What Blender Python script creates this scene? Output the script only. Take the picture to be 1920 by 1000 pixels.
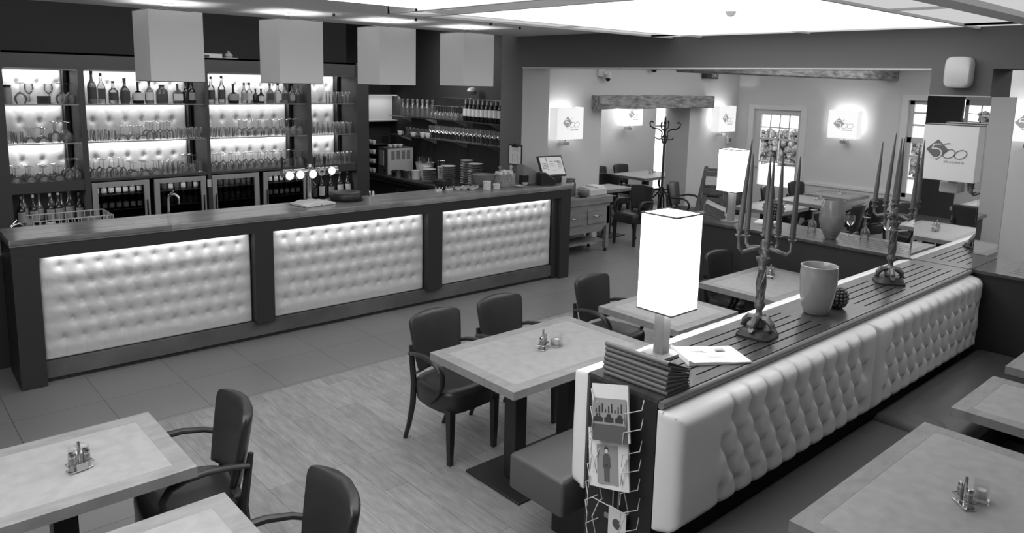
import bpy, bmesh, math, random
from mathutils import Vector, Matrix, noise
random.seed(7)
PI = math.pi
C = bpy.context.scene.collection
SC = bpy.context.scene
for o in list(bpy.data.objects): bpy.data.objects.remove(o)

# ------------------------------------------------------------------ camera
F, YAW, PIT, ROL, H = 1409.9, 0.8414, 0.1562, 0.023, 2.35
fw = Vector((math.cos(YAW)*math.cos(PIT), math.sin(YAW)*math.cos(PIT), -math.sin(PIT)))
rt = fw.cross(Vector((0, 0, 1))).normalized(); up = rt.cross(fw)
cc, ss = math.cos(ROL), math.sin(ROL)
r2, u2 = cc*rt + ss*up, -ss*rt + cc*up
cam = bpy.data.cameras.new('camera'); camo = bpy.data.objects.new('camera', cam); C.objects.link(camo)
camo.matrix_world = Matrix(((r2.x, u2.x, -fw.x, 0), (r2.y, u2.y, -fw.y, 0), (r2.z, u2.z, -fw.z, H), (0, 0, 0, 1)))
cam.sensor_width = 36; cam.lens = F/1920*36; cam.shift_y = -126.1/1920; cam.clip_start = .05; cam.clip_end = 200
SC.camera = camo
SC.view_settings.view_transform = 'Standard'; SC.view_settings.look = 'None'
SC.view_settings.gamma = 1; SC.view_settings.exposure = 0.0; SC.view_settings.use_curve_mapping = False

# ------------------------------------------------------------------ world and large lights
W = bpy.data.worlds.new('world'); SC.world = W; W.use_nodes = True
W.node_tree.nodes['Background'].inputs[0].default_value = (.9, .9, .9, 1)
W.node_tree.nodes['Background'].inputs[1].default_value = 3.0

def area(name, loc, aim, sx, sy, power):
    l = bpy.data.lights.new(name, 'AREA'); l.shape = 'RECTANGLE'; l.size = sx; l.size_y = sy; l.energy = power
    o = bpy.data.objects.new(name, l); C.objects.link(o); o.location = loc
    d = Vector(aim) - Vector(loc)
    o.rotation_euler = d.to_track_quat('-Z', 'Y').to_euler()
    return o
def point(name, loc, power, r=.03, parent=None):
    l = bpy.data.lights.new(name, 'POINT'); l.energy = power; l.shadow_soft_size = r
    o = bpy.data.objects.new(name, l); C.objects.link(o); o.location = loc
    if parent: o.parent = parent
    return o
# added fill lights, no fixtures: back rooms, bar, entrance side (behind beam / behind camera)
BACKROOM = area('back_room_fill_light', (9.2, 4.6, 2.84), (9.2, 4.6, 0), 3.5, 4.0, 78)
RIGHTROOM = area('right_room_fill_light', (8.6, .2, 2.84), (8.6, .2, 0), 2.0, 2.5, 45)
ALCOVE = area('alcove_fill_light', (10.6, 8.4, 2.6), (10.6, 8.4, 0), 1.6, 1.0, 24)
FRONT = area('front_fill_light', (.3, 3.0, 2.84), (.6, 4.0, 0), 2.0, 4.0, 75)
BARFILL = area('bar_fill_light', (3.3, 7.6, 2.95), (3.3, 7.5, 0), 4.0, .4, 14)

# ------------------------------------------------------------------ materials (all grey: the photograph is black and white)
def G(v):
    v = max(0, min(255, v))/255
    return v/12.92 if v <= .04045 else ((v+.055)/1.055)**2.4
M = {}
def mat(name, v, rough=.55, metal=0., spec=.5, var=0, scale=8., stretch=(1, 1, 1), bump=0., detail=4., coat=0., v2=None):
    m = bpy.data.materials.new(name); m.use_nodes = True; nt = m.node_tree; n = nt.nodes; L = nt.links
    b = n['Principled BSDF']; g = G(v)
    b.inputs['Base Color'].default_value = (g, g, g, 1); b.inputs['Roughness'].default_value = rough
    b.inputs['Metallic'].default_value = metal; b.inputs['Specular IOR Level'].default_value = spec
    b.inputs['Coat Weight'].default_value = coat; b.inputs['Coat Roughness'].default_value = .15
    if var or bump:
        tc = n.new('ShaderNodeTexCoord'); mp = n.new('ShaderNodeMapping'); mp.inputs['Scale'].default_value = stretch
        nz = n.new('ShaderNodeTexNoise'); nz.inputs['Scale'].default_value = scale; nz.inputs['Detail'].default_value = detail
        L.new(tc.outputs['Object'], mp.inputs[0]); L.new(mp.outputs[0], nz.inputs[0])
        if var:
            cr = n.new('ShaderNodeValToRGB'); a, c = G(v-var), G(v+var if v2 is None else v2)
            cr.color_ramp.elements[0].position = .3; cr.color_ramp.elements[1].position = .7
            cr.color_ramp.elements[0].color = (a, a, a, 1); cr.color_ramp.elements[1].color = (c, c, c, 1)
            L.new(nz.outputs[0], cr.inputs[0]); L.new(cr.outputs[0], b.inputs['Base Color'])
        if bump:
            bp = n.new('ShaderNodeBump'); bp.inputs['Strength'].default_value = bump; bp.inputs['Distance'].default_value = .01
            L.new(nz.outputs[0], bp.inputs['Height']); L.new(bp.outputs[0], b.inputs['Normal'])
    M[name] = m; return m
def emit(name, v, s):
    m = bpy.data.materials.new(name); m.use_nodes = True; nt = m.node_tree; nt.nodes.clear()
    e = nt.nodes.new('ShaderNodeEmission'); o = nt.nodes.new('ShaderNodeOutputMaterial'); g = G(v)
    e.inputs[0].default_value = (g, g, g, 1); e.inputs[1].default_value = s; nt.links.new(e.outputs[0], o.inputs[0])
    M[name] = m; return m
def paper(name, v, s, trans=.5):
    """lamp shade fabric: diffuse that also glows from the bulb inside"""
    m = mat(name, v, .8); b = m.node_tree.nodes['Principled BSDF']
    b.inputs['Emission Color'].default_value = (1, 1, 1, 1); b.inputs['Emission Strength'].default_value = s
    return m
def glass(name, tint=.95, edge=.35, refl=.95, dark=.55, seethru=1.0, haze=.05):
    m = bpy.data.materials.new(name); m.use_nodes = True; nt = m.node_tree; n = nt.nodes; L = nt.links; n.clear()
    t = n.new('ShaderNodeBsdfTransparent'); g = n.new('ShaderNodeBsdfGlossy'); g.inputs['Roughness'].default_value = .03
    g.inputs[0].default_value = (refl, refl, refl, 1)
    lw = n.new('ShaderNodeLayerWeight'); lw.inputs[0].default_value = edge
    cr = n.new('ShaderNodeValToRGB'); cr.color_ramp.elements[0].color = (tint, tint, tint, 1); cr.color_ramp.elements[1].color = (dark, dark, dark, 1)
    cr.color_ramp.elements[0].position = .35; cr.color_ramp.elements[1].position = .95
    L.new(lw.outputs['Facing'], cr.inputs[0]); L.new(cr.outputs[0], t.inputs[0])
    mx = n.new('ShaderNodeMixShader'); mm = n.new('ShaderNodeMath'); mm.operation = 'MULTIPLY'; mm.inputs[1].default_value = seethru
    L.new(lw.outputs['Fresnel'], mm.inputs[0]); L.new(mm.outputs[0], mx.inputs[0])
    L.new(t.outputs[0], mx.inputs[1]); L.new(g.outputs[0], mx.inputs[2])
    o = n.new('ShaderNodeOutputMaterial'); hz = n.new('ShaderNodeMixShader'); hz.inputs[0].default_value = haze; df = n.new('ShaderNodeBsdfDiffuse'); df.inputs[0].default_value = (.9, .9, .9, 1)
    L.new(mx.outputs[0], hz.inputs[1]); L.new(df.outputs[0], hz.inputs[2]); L.new(hz.outputs[0], o.inputs[0]); M[name] = m; return m

mat('ceiling', 222, .8); mat('beam', 104, .75); mat('black_wall', 40, .7); mat('dark_wall', 62, .7)
mat('plaster', 205, .85, bump=.25, scale=5); mat('plaster_grey', 165, .85); mat('white_trim', 215, .5); mat('white_frame', 200, .4)
mat('bar_frame', 44, .5); mat('plinth', 88, .6, var=12, scale=3); mat('cab', 70, .6); mat('cab_dark', 40, .6)
mat('leather_dark', 46, .36, spec=.5); mat('seat_leather', 84, .42); mat('dark_wood', 40, .38, spec=.5)
mat('leather_white', 236, .34, spec=.45); mat('satin_white', 198, .36, spec=.5); mat('lit_panel', 215, .5)
mat('table_frame', 134, .45, var=9, scale=5, stretch=(2, 5, 2)); mat('table_inset', 151, .42, var=6, scale=16)
mat('chrome', 200, .16, metal=1); mat('steel', 165, .32, metal=1); mat('pewter', 112, .5, metal=.6, var=25, scale=30, bump=.4)
mat('candle_grey', 88, .45); mat('candle_white', 225, .5); paper('shade_paper', 208, .09); mat('black_plastic', 40, .4)
mat('grey_plastic', 135, .5); mat('white_plastic', 205, .45); mat('porcelain', 220, .25, coat=.4); mat('plate_grey', 175, .3)
mat('pottery', 130, .3); mat('old_wood', 150, .7, var=35, scale=4, stretch=(1, 1, 7), bump=.4); mat('beam_wood', 132, .8, var=38, scale=3, stretch=(2, 9, 9), bump=.8)
mat('cart_wood', 130, .65, var=10, scale=3, stretch=(1, 2, 6)); mat('highchair_wood', 92, .5, var=10); mat('menu_cover', 104, .4); mat('menu_page', 70, .6); mat('paper_white', 225, .8)
mat('print_dark', 90, .8); mat('print_mid', 150, .8); mat('ceramic_grey', 158, .18, coat=.6, spec=.6, var=8, scale=3); mat('vase_grey', 112, .15, coat=.8)
mat('wicker', 165, .8, var=30, scale=60, bump=.6); mat('cork', 110, .8); mat('label_white', 205, .6); mat('label_dark', 70, .6)
mat('hedge', 95, .9, var=55, scale=14, bump=1.0); mat('paving', 205, .9); mat('logo_grey', 105, .7); mat('ring_grey', 60, .5)
mat('lid_grey', 150, .35, metal=.8); mat('camera_black', 25, .2); mat('box_white', 200, .7); mat('iron', 38, .5)
glass('glass_clear'); glass('glass_shelf', .9, .1, .6, .5, .3, .03); glass('glass_door', .62, .12, .7, .5, 1, 0); glass('window_glass', .97, .1, .9, .8, 1, 0)
glass('bottle_clear', .85, .35, .9, .2); glass('vase_glass', .55, .4, .9, .3, .7, .16)
mat('bottle_dark', 28, .12, spec=.8); mat('bottle_amber', 85, .12, spec=.8); mat('bottle_mid', 120, .15, spec=.7)
mat('mirror', 232, .0, metal=1); mat('mirror_edge', 190, .2)
emit('sky_panel', 255, 2.6); emit('sky_border', 255, .62); emit('lamp_glow', 255, 1.35); emit('sconce_glow', 255, 1.0)
emit('tap_glow', 255, 1.3); emit('screen_glow', 215, .75); emit('led', 255, 6.0)
mat('sky_bar', 120, .6); mat('door_metal', 175, .45, metal=.3)

def floor_mats():
    # grey tile with thin joints (0.56 m grid)
    m = mat('tiles', 122, .42, spec=.4); nt = m.node_tree; n = nt.nodes; L = nt.links; b = n['Principled BSDF']
    tc = n.new('ShaderNodeTexCoord'); mp = n.new('ShaderNodeMapping'); br = n.new('ShaderNodeTexBrick')
    mp.inputs['Location'].default_value = (-.69, -.17, 0)
    br.offset = 0; br.inputs['Scale'].default_value = 1; br.inputs['Brick Width'].default_value = .56; br.inputs['Row Height'].default_value = .56
    br.inputs['Mortar Size'].default_value = .0022; br.inputs['Mortar Smooth'].default_value = .1
    for k, v in (('Color1', 124), ('Color2', 120), ('Mortar', 68)): br.inputs[k].default_value = (G(v),)*3 + (1,)
    L.new(tc.outputs['Object'], mp.inputs[0]); L.new(mp.outputs[0], br.inputs[0]); L.new(br.outputs[0], b.inputs['Base Color'])
    # wood planks running away from the bar
    m = mat('planks', 150, .5, spec=.35); nt = m.node_tree; n = nt.nodes; L = nt.links; b = n['Principled BSDF']
    tc = n.new('ShaderNodeTexCoord'); mp = n.new('ShaderNodeMapping'); br = n.new('ShaderNodeTexBrick')
    mp.inputs['Rotation'].default_value = (0, 0, PI/2)
    br.offset = .37; br.inputs['Scale'].default_value = 1; br.inputs['Brick Width'].default_value = 1.15; br.inputs['Row Height'].default_value = .165
    br.inputs['Mortar Size'].default_value = .0012; br.inputs['Bias'].default_value = 0.
    for k, v in (('Color1', 166), ('Color2', 150), ('Mortar', 92)): br.inputs[k].default_value = (G(v),)*3 + (1,)
    L.new(tc.outputs['Object'], mp.inputs[0]); L.new(mp.outputs[0], br.inputs[0])
    nz = n.new('ShaderNodeTexNoise'); nz.inputs['Scale'].default_value = 4; nz.inputs['Detail'].default_value = 8; nz.inputs['Roughness'].default_value = .7
    m2 = n.new('ShaderNodeMapping'); m2.inputs['Scale'].default_value = (7, 1.2, 1)
    L.new(tc.outputs['Object'], m2.inputs[0]); L.new(m2.outputs[0], nz.inputs[0])
    cr = n.new('ShaderNodeValToRGB'); cr.color_ramp.elements[0].position = .3; cr.color_ramp.elements[1].position = .75
    cr.color_ramp.elements[0].color = (.62,)*3+(1,); cr.color_ramp.elements[1].color = (1.1,)*3+(1,)
    mx = n.new('ShaderNodeMixRGB'); mx.blend_type = 'MULTIPLY'; mx.inputs[0].default_value = 1
    L.new(nz.outputs[0], cr.inputs[0]); L.new(br.outputs[0], mx.inputs[1]); L.new(cr.outputs[0], mx.inputs[2]); L.new(mx.outputs[0], b.inputs['Base Color'])
    # glued lamella wood of the bar top
    m = mat('bar_wood', 110, .32, spec=.5, coat=.3); nt = m.node_tree; n = nt.nodes; L = nt.links; b = n['Principled BSDF']
    tc = n.new('ShaderNodeTexCoord'); br = n.new('ShaderNodeTexBrick')
    br.offset = .4; br.inputs['Scale'].default_value = 1; br.inputs['Brick Width'].default_value = .55; br.inputs['Row Height'].default_value = .045
    br.inputs['Mortar Size'].default_value = 0.
    for k, v in (('Color1', 132), ('Color2', 180), ('Mortar', 135)): br.inputs[k].default_value = (G(v),)*3 + (1,)
    nz = n.new('ShaderNodeTexNoise'); nz.inputs['Scale'].default_value = 3; nz.inputs['Detail'].default_value = 6
    m2 = n.new('ShaderNodeMapping'); m2.inputs['Scale'].default_value = (1.5, 30, 1)
    L.new(tc.outputs['Object'], m2.inputs[0]); L.new(m2.outputs[0], nz.inputs[0])
    mx = n.new('ShaderNodeMixRGB'); mx.blend_type = 'MULTIPLY'; mx.inputs[0].default_value = .7
    L.new(tc.outputs['Object'], br.inputs[0]); L.new(br.outputs[0], mx.inputs[1]); L.new(nz.outputs[0], mx.inputs[2]); L.new(mx.outputs[0], b.inputs['Base Color'])
floor_mats()

# ------------------------------------------------------------------ mesh helpers
class MB:
    def __init__(s): s.v = []; s.f = []
    def add(s, vs, fs):
        k = len(s.v); s.v += [tuple(p) for p in vs]; s.f += [tuple(i+k for i in f) for f in fs]; return s
    def box(s, x0, x1, y0, y1, z0, z1):
        return s.add([(x0,y0,z0),(x1,y0,z0),(x1,y1,z0),(x0,y1,z0),(x0,y0,z1),(x1,y0,z1),(x1,y1,z1),(x0,y1,z1)],
                     [(0,3,2,1),(4,5,6,7),(0,1,5,4),(1,2,6,5),(2,3,7,6),(3,0,4,7)])
    def mbox(s, mtx, x, y, z):
        P = [(-x,-y,-z),(x,-y,-z),(x,y,-z),(-x,y,-z),(-x,-y,z),(x,-y,z),(x,y,z),(-x,y,z)]
        return s.add([mtx @ Vector(p) for p in P], [(0,3,2,1),(4,5,6,7),(0,1,5,4),(1,2,6,5),(2,3,7,6),(3,0,4,7)])
    def loft(s, rings, cap=True, close=True):
        n = len(rings[0]); vs = [p for r in rings for p in r]; fs = []
        for i in range(len(rings)-1):
            for j in range(n if close else n-1):
                a = i*n+j; b = i*n+(j+1) % n; fs.append((a, b, b+n, a+n))
        if cap: fs.append(tuple(range(n-1, -1, -1))); fs.append(tuple((len(rings)-1)*n+j for j in range(n)))
        return s.add(vs, fs)
    def lathe(s, prof, seg=16, c=(0, 0, 0), cap=True, mtx=None):
        R = []
        for r, z in prof:
            r = max(r, .0004)
            ring = [Vector((c[0]+r*math.cos(2*PI*k/seg), c[1]+r*math.sin(2*PI*k/seg), c[2]+z)) for k in range(seg)]
            if mtx: ring = [mtx @ p for p in ring]
            R.append(ring)
        return s.loft(R, cap)
    def tube(s, pts, r, seg=8, flat=1., cap=True, upv=(0, 0, 1)):
        pts = [Vector(p) for p in pts]; R = []; n = len(pts); u0 = Vector(upv)
        for i, p in enumerate(pts):
            t = (pts[min(i+1, n-1)] - pts[max(i-1, 0)]).normalized()
            a = t.cross(u0)
            if a.length < .05: a = t.cross(Vector((1, 0, 0)))
            a.normalize(); b = a.cross(t).normalized()
            rr = r[i] if isinstance(r, (list, tuple)) else r
            R.append([p + a*rr*math.cos(2*PI*k/seg) + b*rr*flat*math.sin(2*PI*k/seg) for k in range(seg)])
            u0 = b
        return s.loft(R, cap)
    def prism(s, poly, axis, a, b):
        """polygon of 2-D points extruded along axis from a to b"""
        def q(p, t): return {'x': (t, p[0], p[1]), 'y': (p[0], t, p[1]), 'z': (p[0], p[1], t)}[axis]
        n = len(poly)
        return s.loft([[q(p, a) for p in poly], [q(p, b) for p in poly]])
    def ball(s, c, r, seg=10, sz=1.):
        return s.lathe([(r*math.sin(PI*k/6), -r*sz*math.cos(PI*k/6)) for k in range(7)], seg, c)
    def build(s, name, m, parent=None, bevel=0, smooth=True, loc=None, rz=0, sharp=38, seg=2):
        me = bpy.data.meshes.new(name); me.from_pydata(s.v, [], s.f); me.update()
        bm = bmesh.new(); bm.from_mesh(me); bmesh.ops.recalc_face_normals(bm, faces=bm.faces)
        if smooth:
            for f in bm.faces: f.smooth = True
            for e in bm.edges:
                if len(e.link_faces) == 2 and e.calc_face_angle(0) > math.radians(sharp): e.smooth = False
        bm.to_mesh(me); bm.free()
        me.materials.append(M[m] if isinstance(m, str) else m)
        o = bpy.data.objects.new(name, me); C.objects.link(o)
        if parent: o.parent = parent
        if loc: o.location = loc
        if rz: o.rotation_euler.z = rz
        if bevel:
            b = o.modifiers.new('bevel', 'BEVEL'); b.width = bevel; b.segments = seg; b.limit_method = 'ANGLE'; b.angle_limit = math.radians(40)
        return o
def B(*a): return MB().box(*a)
def thing(name, label, cat, loc=(0, 0, 0), rz=0, group=None):
    o = bpy.data.objects.new(name, None); C.objects.link(o); o.location = loc; o.rotation_euler = (0, 0, rz)
    o.empty_display_size = .05
    return tag(o, label, cat, group)
def tag(o, label, cat, group=None):
    o['label'] = label; o['category'] = cat
    if group: o['group'] = group
    return o
def struct(o): o['kind'] = 'structure'; return o
def copy_tree(o, parent=None):
    c = o.copy(); C.objects.link(c); c.parent = parent
    for ch in list(o.children): copy_tree(ch, c)
    return c
def dup(root, loc, rz, label, group=None):
    c = copy_tree(root); c.location = loc; c.rotation_euler = (0, 0, rz); c['label'] = label
    if group: c['group'] = group
    elif 'group' in c: del c['group']
    return c
def text(name, s, size, mtx, m, parent, depth=.0008, sx=1., align='CENTER', spacing=1., shear=0.):
    cu = bpy.data.curves.new(name, 'FONT'); cu.body = s; cu.size = size; cu.extrude = depth; cu.align_x = align; cu.align_y = 'CENTER'
    cu.space_character = spacing; cu.shear = shear
    to = bpy.data.objects.new(name, cu); C.objects.link(to)
    dg = bpy.context.evaluated_depsgraph_get(); me = bpy.data.meshes.new_from_object(to.evaluated_get(dg))
    bpy.data.objects.remove(to)
    me.transform(mtx @ Matrix.Diagonal((sx, 1, 1, 1)))
    me.materials.clear(); me.materials.append(M[m]); o = bpy.data.objects.new(name, me); C.objects.link(o); o.parent = parent
    return o
def facing(origin, xdir, ydir=(0, 0, 1)):
    """matrix whose local x,y lie on a wall and whose z points out of it"""
    x = Vector(xdir).normalized(); y = Vector(ydir).normalized(); z = x.cross(y)
    return Matrix(((x.x, y.x, z.x, origin[0]), (x.y, y.y, z.y, origin[1]), (x.z, y.z, z.z, origin[2]), (0, 0, 0, 1)))

def tuft_h(u, v, u0, du, ncol, v0, dv, nrow, A, crease=.45, rb=.03, seam=1., cw=.22):
    """depth of deep buttoned upholstery (metres, negative inwards); even rows ncol buttons, odd rows ncol-1 between them"""
    b = (v-v0)/dv; a = (u-u0)/du
    k = round(b); kk = min(max(k, 0), nrow-1)
    off = 0 if kk % 2 == 0 else .5; n = ncol if kk % 2 == 0 else ncol-1
    aa = min(max(round(a-off), 0), n-1) + off
    d2 = ((a-aa)*du)**2 + ((b-kk)*dv)**2
    h = -A*(1-crease)*(math.exp(-d2/rb**2)*.55 + math.exp(-d2/(rb*.4)**2)*.45)
    inu = 1/(1+math.exp(-(a+.15)*14)) * 1/(1+math.exp((a-(ncol-1)-.15)*14))
    if -.02 < b < nrow-1+.02:
        g = max(math.exp(-(math.sin(PI*(a+b/2))/cw)**2), math.exp(-(math.sin(PI*(a-b/2))/cw)**2))
        w = 1.
    else:
        off2 = 0 if (0 if b < 0 else nrow-1) % 2 == 0 else .5
        g = math.exp(-(math.sin(PI*(a-off2))/(cw*.8))**2); w = seam
    h -= A*crease*g*inu*w
    return h
def tuft_panel(name, m, parent, L, Hh, thick, nu, nv, tf, roll=.05, mtx=None, buttons=()):
    """flat cushion: front face along local x (0..L), z (0..Hh), facing -y; tufting tf(u,v)"""
    mb = MB(); vs = []; fs = []
    for j in range(nv+1):
        v = Hh*j/nv
        for i in range(nu+1):
            u = L*i/nu
            e = min(u, L-u, v, Hh-v); edge = 1-math.sqrt(max(0, 1-(1-min(e/roll, 1))**2))
            vs.append((u, -(thick*(1-edge*.8) + tf(u, v)*min(1, e/.02)), v))
    for j in range(nv):
        for i in range(nu):
            a = j*(nu+1)+i; fs.append((a, a+1, a+nu+2, a+nu+1))
    k = len(vs)
    ring = [(i) for i in range(nu+1)] + [j*(nu+1)+nu for j in range(1, nv+1)] + [nv*(nu+1)+i for i in range(nu-1, -1, -1)] + [j*(nu+1) for j in range(nv-1, 0, -1)]
    for i in ring: vs.append((vs[i][0], 0, vs[i][2]))
    n = len(ring)
    for i in range(n): fs.append((ring[i], ring[(i+1) % n], k+(i+1) % n, k+i))
    fs.append(tuple(k+i for i in range(n-1, -1, -1)))
    if mtx: vs = [mtx @ Vector(p) for p in vs]
    mb.add(vs, fs)
    for u, v in buttons:
        mb.lathe([(.0075, 0), (.0065, .0035), (0, .005)], 8, mtx=(mtx or Matrix()) @ Matrix.Translation((u, -(thick+tf(u, v)), v)) @ Matrix.Rotation(PI/2, 4, 'X'))
    return mb.build(name, m, parent, sharp=70)

# ================================================================== the setting
def S(name, mb, m, **k): return struct(mb.build(name, m, smooth=False, **k))
S('floor', B(-3, 12.6, -3, 11, -.06, 0), 'tiles')
S('floor', B(1.33, 6.2, -3, 5.17, 0, .003), 'planks')
S('ceiling', MB().box(-3, 6.2, -3, 6.9, 2.88, 2.98), 'ceiling')
S('ceiling', B(-3, 6.65, 6.9, 10.3, 3.3, 3.4), 'black_wall')
S('ceiling', B(6.65, 12.05, -3, 7.74, 2.9, 3.0), 'ceiling')
S('ceiling', B(6.65, 12.6, 7.74, 9.4, 2.7, 2.8), 'ceiling')
S('wall_jamb', B(6.205, 6.65, 6.785, 6.80, 0, 2.515), 'plaster')
S('wall_bar', B(-3, 4.9, 8.72, 8.82, 0, 3.4), 'black_wall')
S('wall_kitchen', MB().box(4.9, 6.6, 10.2, 10.3, 0, 3.4).box(4.82, 4.9, 8.82, 10.3, 0, 3.4), 'black_wall')
S('wall_shelf', B(6.5, 6.65, 7.19, 10.3, 0, 3.4), 'black_wall')
S('wall_beam', MB().box(6.2, 6.65, -3, 7.19, 2.515, 3.0), 'beam')
S('wall_jamb', B(6.2, 6.65, 6.80, 7.19, 0, 2.515), 'beam')
S('wall_pillar', B(6.2, 6.65, 1.80, 2.21, 0, 2.515), 'beam')
S('wall_alcove', MB().box(6.65, 8.22, 7.3, 7.74, 0, 3.0).box(10.38, 11.8, 7.3, 7.74, 0, 3.0).box(8.22, 10.38, 7.3, 7.74, 2.0, 3.0), 'plaster')
S('wall_alcove_back', MB().box(6.6, 12.1, 9.3, 9.4, 0, 2.8).box(12.1, 12.5, 9.3, 9.4, 0, .25).box(12.1, 12.5, 9.3, 9.4, 2.3, 2.8), 'plaster')
S('wall_alcove_side', MB().box(12.5, 12.6, 7.64, 9.4, 0, 2.8).box(11.8, 12.5, 7.64, 7.74, 0, 2.8), 'plaster')
S('wall_door', MB().box(11.8, 12.05, 6.98, 7.3, 0, 3.0).box(11.8, 12.05, 6.09, 6.98, 1.97, 3.0).box(11.8, 12.05, 4.46, 6.09, 0, 3.0)
  .box(11.8, 12.05, 3.3, 4.46, 0, .75).box(11.8, 12.05, 3.3, 4.46, 2.2, 3.0).box(11.8, 12.05, 2.9, 3.3, 0, 3.0), 'plaster')
S('wall_far', MB().box(10.6, 10.7, -3, 2.9, 0, 3.0).box(10.6, 11.8, 2.9, 3.0, 0, 3.0), 'plaster')
S('wall_right', B(-3, 10.6, -3.1, -3, 0, 3.0), 'plaster_grey')
S('wall_left', B(-3.0, -2.9, 4.85, 10.3, 0, 3.4), 'dark_wall')
S('wall_near', MB().box(-3.1, -3, -3, 3.7, 0, 3.0).box(-3.1, -3, 3.7, 4.85, 0, .85).box(-3.1, -3, 3.7, 4.85, 2.2, 3.0), 'plaster')
S('baseboard_door', B(11.775, 11.8, 4.46, 5.95, 0, .78), 'plaster')
S('trim_dado', B(11.76, 11.8, 4.46, 5.95, .78, .82), 'white_trim')
S('baseboard_alcove', MB().box(10.38, 11.8, 7.28, 7.3, 0, .14), 'plaster_grey')
S('beam_lit_underside', B(6.195, 6.65, 2.21, 6.80, 2.505, 2.516), 'white_trim')  # white strip stands in for light falling on the beam's underside
# exposed wooden beams
lin = MB(); 
rows = []
for i in range(15):
    x = 8.0 + 2.82*i/14; j = lambda: random.uniform(-.008, .008)
    rows.append([(x, 7.14+j(), 1.985+j()), (x, 7.14+j(), 2.175+j()), (x, 7.44, 2.185+j()), (x, 7.44, 1.985+j())])
lin.loft(rows); o = lin.build('wooden_lintel_beam', 'beam_wood', bevel=.012); tag(o, 'rough old wooden beam set over the alcove opening', 'wooden beam')
# the beam is let into the wall over the opening
o = B(6.66, 11.79, 4.64, 4.9, 2.48, 2.75).build('ceiling_beam', 'beam_wood', bevel=.015); tag(o, 'old wooden ceiling beam partly hidden behind the dark header, ending above the square wall lamp', 'wooden beam')

# windows and door (all glazed)
def glazing(name, x, ya, yb, z0, z1, cols, rows, parent=None, t=.03, m='white_frame', fr=.06, depth=.05):
    mb = MB().box(x, x+depth, ya, ya+fr, z0, z1).box(x, x+depth, yb-fr, yb, z0, z1).box(x, x+depth, ya, yb, z0, z0+fr).box(x, x+depth, ya, yb, z1-fr, z1)
    for c in cols: mb.box(x+.012, x+depth-.012, c-t/2, c+t/2, z0+fr, z1-fr)
    for r in rows: mb.box(x+.01, x+depth-.01, ya+fr, yb-fr, r-t/2, r+t/2)
    return mb
# door_1 in the far wall
d = B(11.78, 11.84, 6.10, 6.98, 0, .02).build('door_1', 'white_frame', smooth=False); struct(d)
mb = MB().box(11.755, 11.86, 6.96, 7.06, 0, 2.05).box(11.755, 11.86, 6.01, 6.11, 0, 2.05).box(11.755, 11.86, 6.11, 6.96, 1.97, 2.05)
mb.build('door_frame', 'white_trim', d, bevel=.006, smooth=False)
mb = MB().box(11.80, 11.85, 6.84, 6.96, 0, 1.97).box(11.80, 11.85, 6.11, 6.16, 0, 1.97).box(11.80, 11.85, 6.16, 6.84, 0, .68).box(11.80, 11.85, 6.16, 6.84, 1.88, 1.97)
mb.box(11.81, 11.84, 6.16, 6.84, 1.455, 1.49).box(11.81, 11.84, 6.16, 6.84, 1.66, 1.68).box(11.81, 11.84, 6.49, 6.51, 1.09, 1.49).box(11.81, 11.84, 6.16, 6.84, 1.07, 1.09)
for c in (6.33, 6.50, 6.67): mb.box(11.812, 11.838, c-.008, c+.008, 1.47, 1.88)
mb.build('door_leaf', 'white_frame', d, smooth=False)
B(11.822, 11.828, 6.16, 6.84, .68, 1.88).build('pane', 'window_glass', d, smooth=False)
MB().tube([(11.79, 6.88, .98), (11.755, 6.88, .98), (11.75, 6.80, .98)], .009).build('door_handle', 'chrome', d)
w = B(11.76, 12.0, 3.3, 4.5, .72, .76).build('window_1', 'white_frame', smooth=False); struct(w)
mb = glazing('f', 11.84, 3.3, 4.46, .76, 2.2, (3.7, 4.08), (1.05, 1.38, 1.62, 1.84, 2.02))
mb.box(11.84, 11.89, 3.3, 4.46, 1.58, 1.66)
mb.build('window_frame', 'white_frame', w, smooth=False)
B(11.862, 11.866, 3.3, 4.46, .8, 2.2).build('pane', 'window_glass', w, smooth=False)
MB().box(11.76, 11.8, 4.46, 4.55, .7, 2.28).box(11.76, 11.8, 3.2, 3.3, .7, 2.28).box(11.76, 11.8, 3.3, 4.46, 2.2, 2.28).build('window_casing', 'white_trim', w, smooth=False)
w = B(12.1, 12.5, 9.3, 9.4, .22, .25).build('window_2', 'white_frame', smooth=False); struct(w)
MB().box(12.1, 12.13, 9.34, 9.38, .25, 2.3).box(12.47, 12.5, 9.34, 9.38, .25, 2.3).box(12.1, 12.5, 9.34, 9.38, 1.5, 1.54).build('window_frame', 'white_frame', w, smooth=False)
B(12.1, 12.5, 9.358, 9.362, .25, 2.3).build('pane', 'window_glass', w, smooth=False)
w = B(-3.1, -2.95, 3.7, 4.85, .82, .86).build('window_3', 'white_frame', smooth=False); struct(w)
mb = MB().box(-3.07, -3.03, 3.7, 3.76, .86, 2.2).box(-3.07, -3.03, 4.79, 4.85, .86, 2.2).box(-3.07, -3.03, 3.7, 4.85, 2.1, 2.2).box(-3.07, -3.03, 3.7, 4.85, .86, .94)
for z in (1.35, 1.62, 1.8, 1.95): mb.box(-3.06, -3.04, 3.76, 4.79, z-.01, z+.01)
for y in (3.96, 4.16, 4.37, 4.58): mb.box(-3.06, -3.04, y-.01, y+.01, .94, 2.1)
mb.build('window_frame', 'white_frame', w, smooth=False); B(-3.052, -3.048, 3.7, 4.85, .86, 2.2).build('pane', 'window_glass', w, smooth=False)
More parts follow.
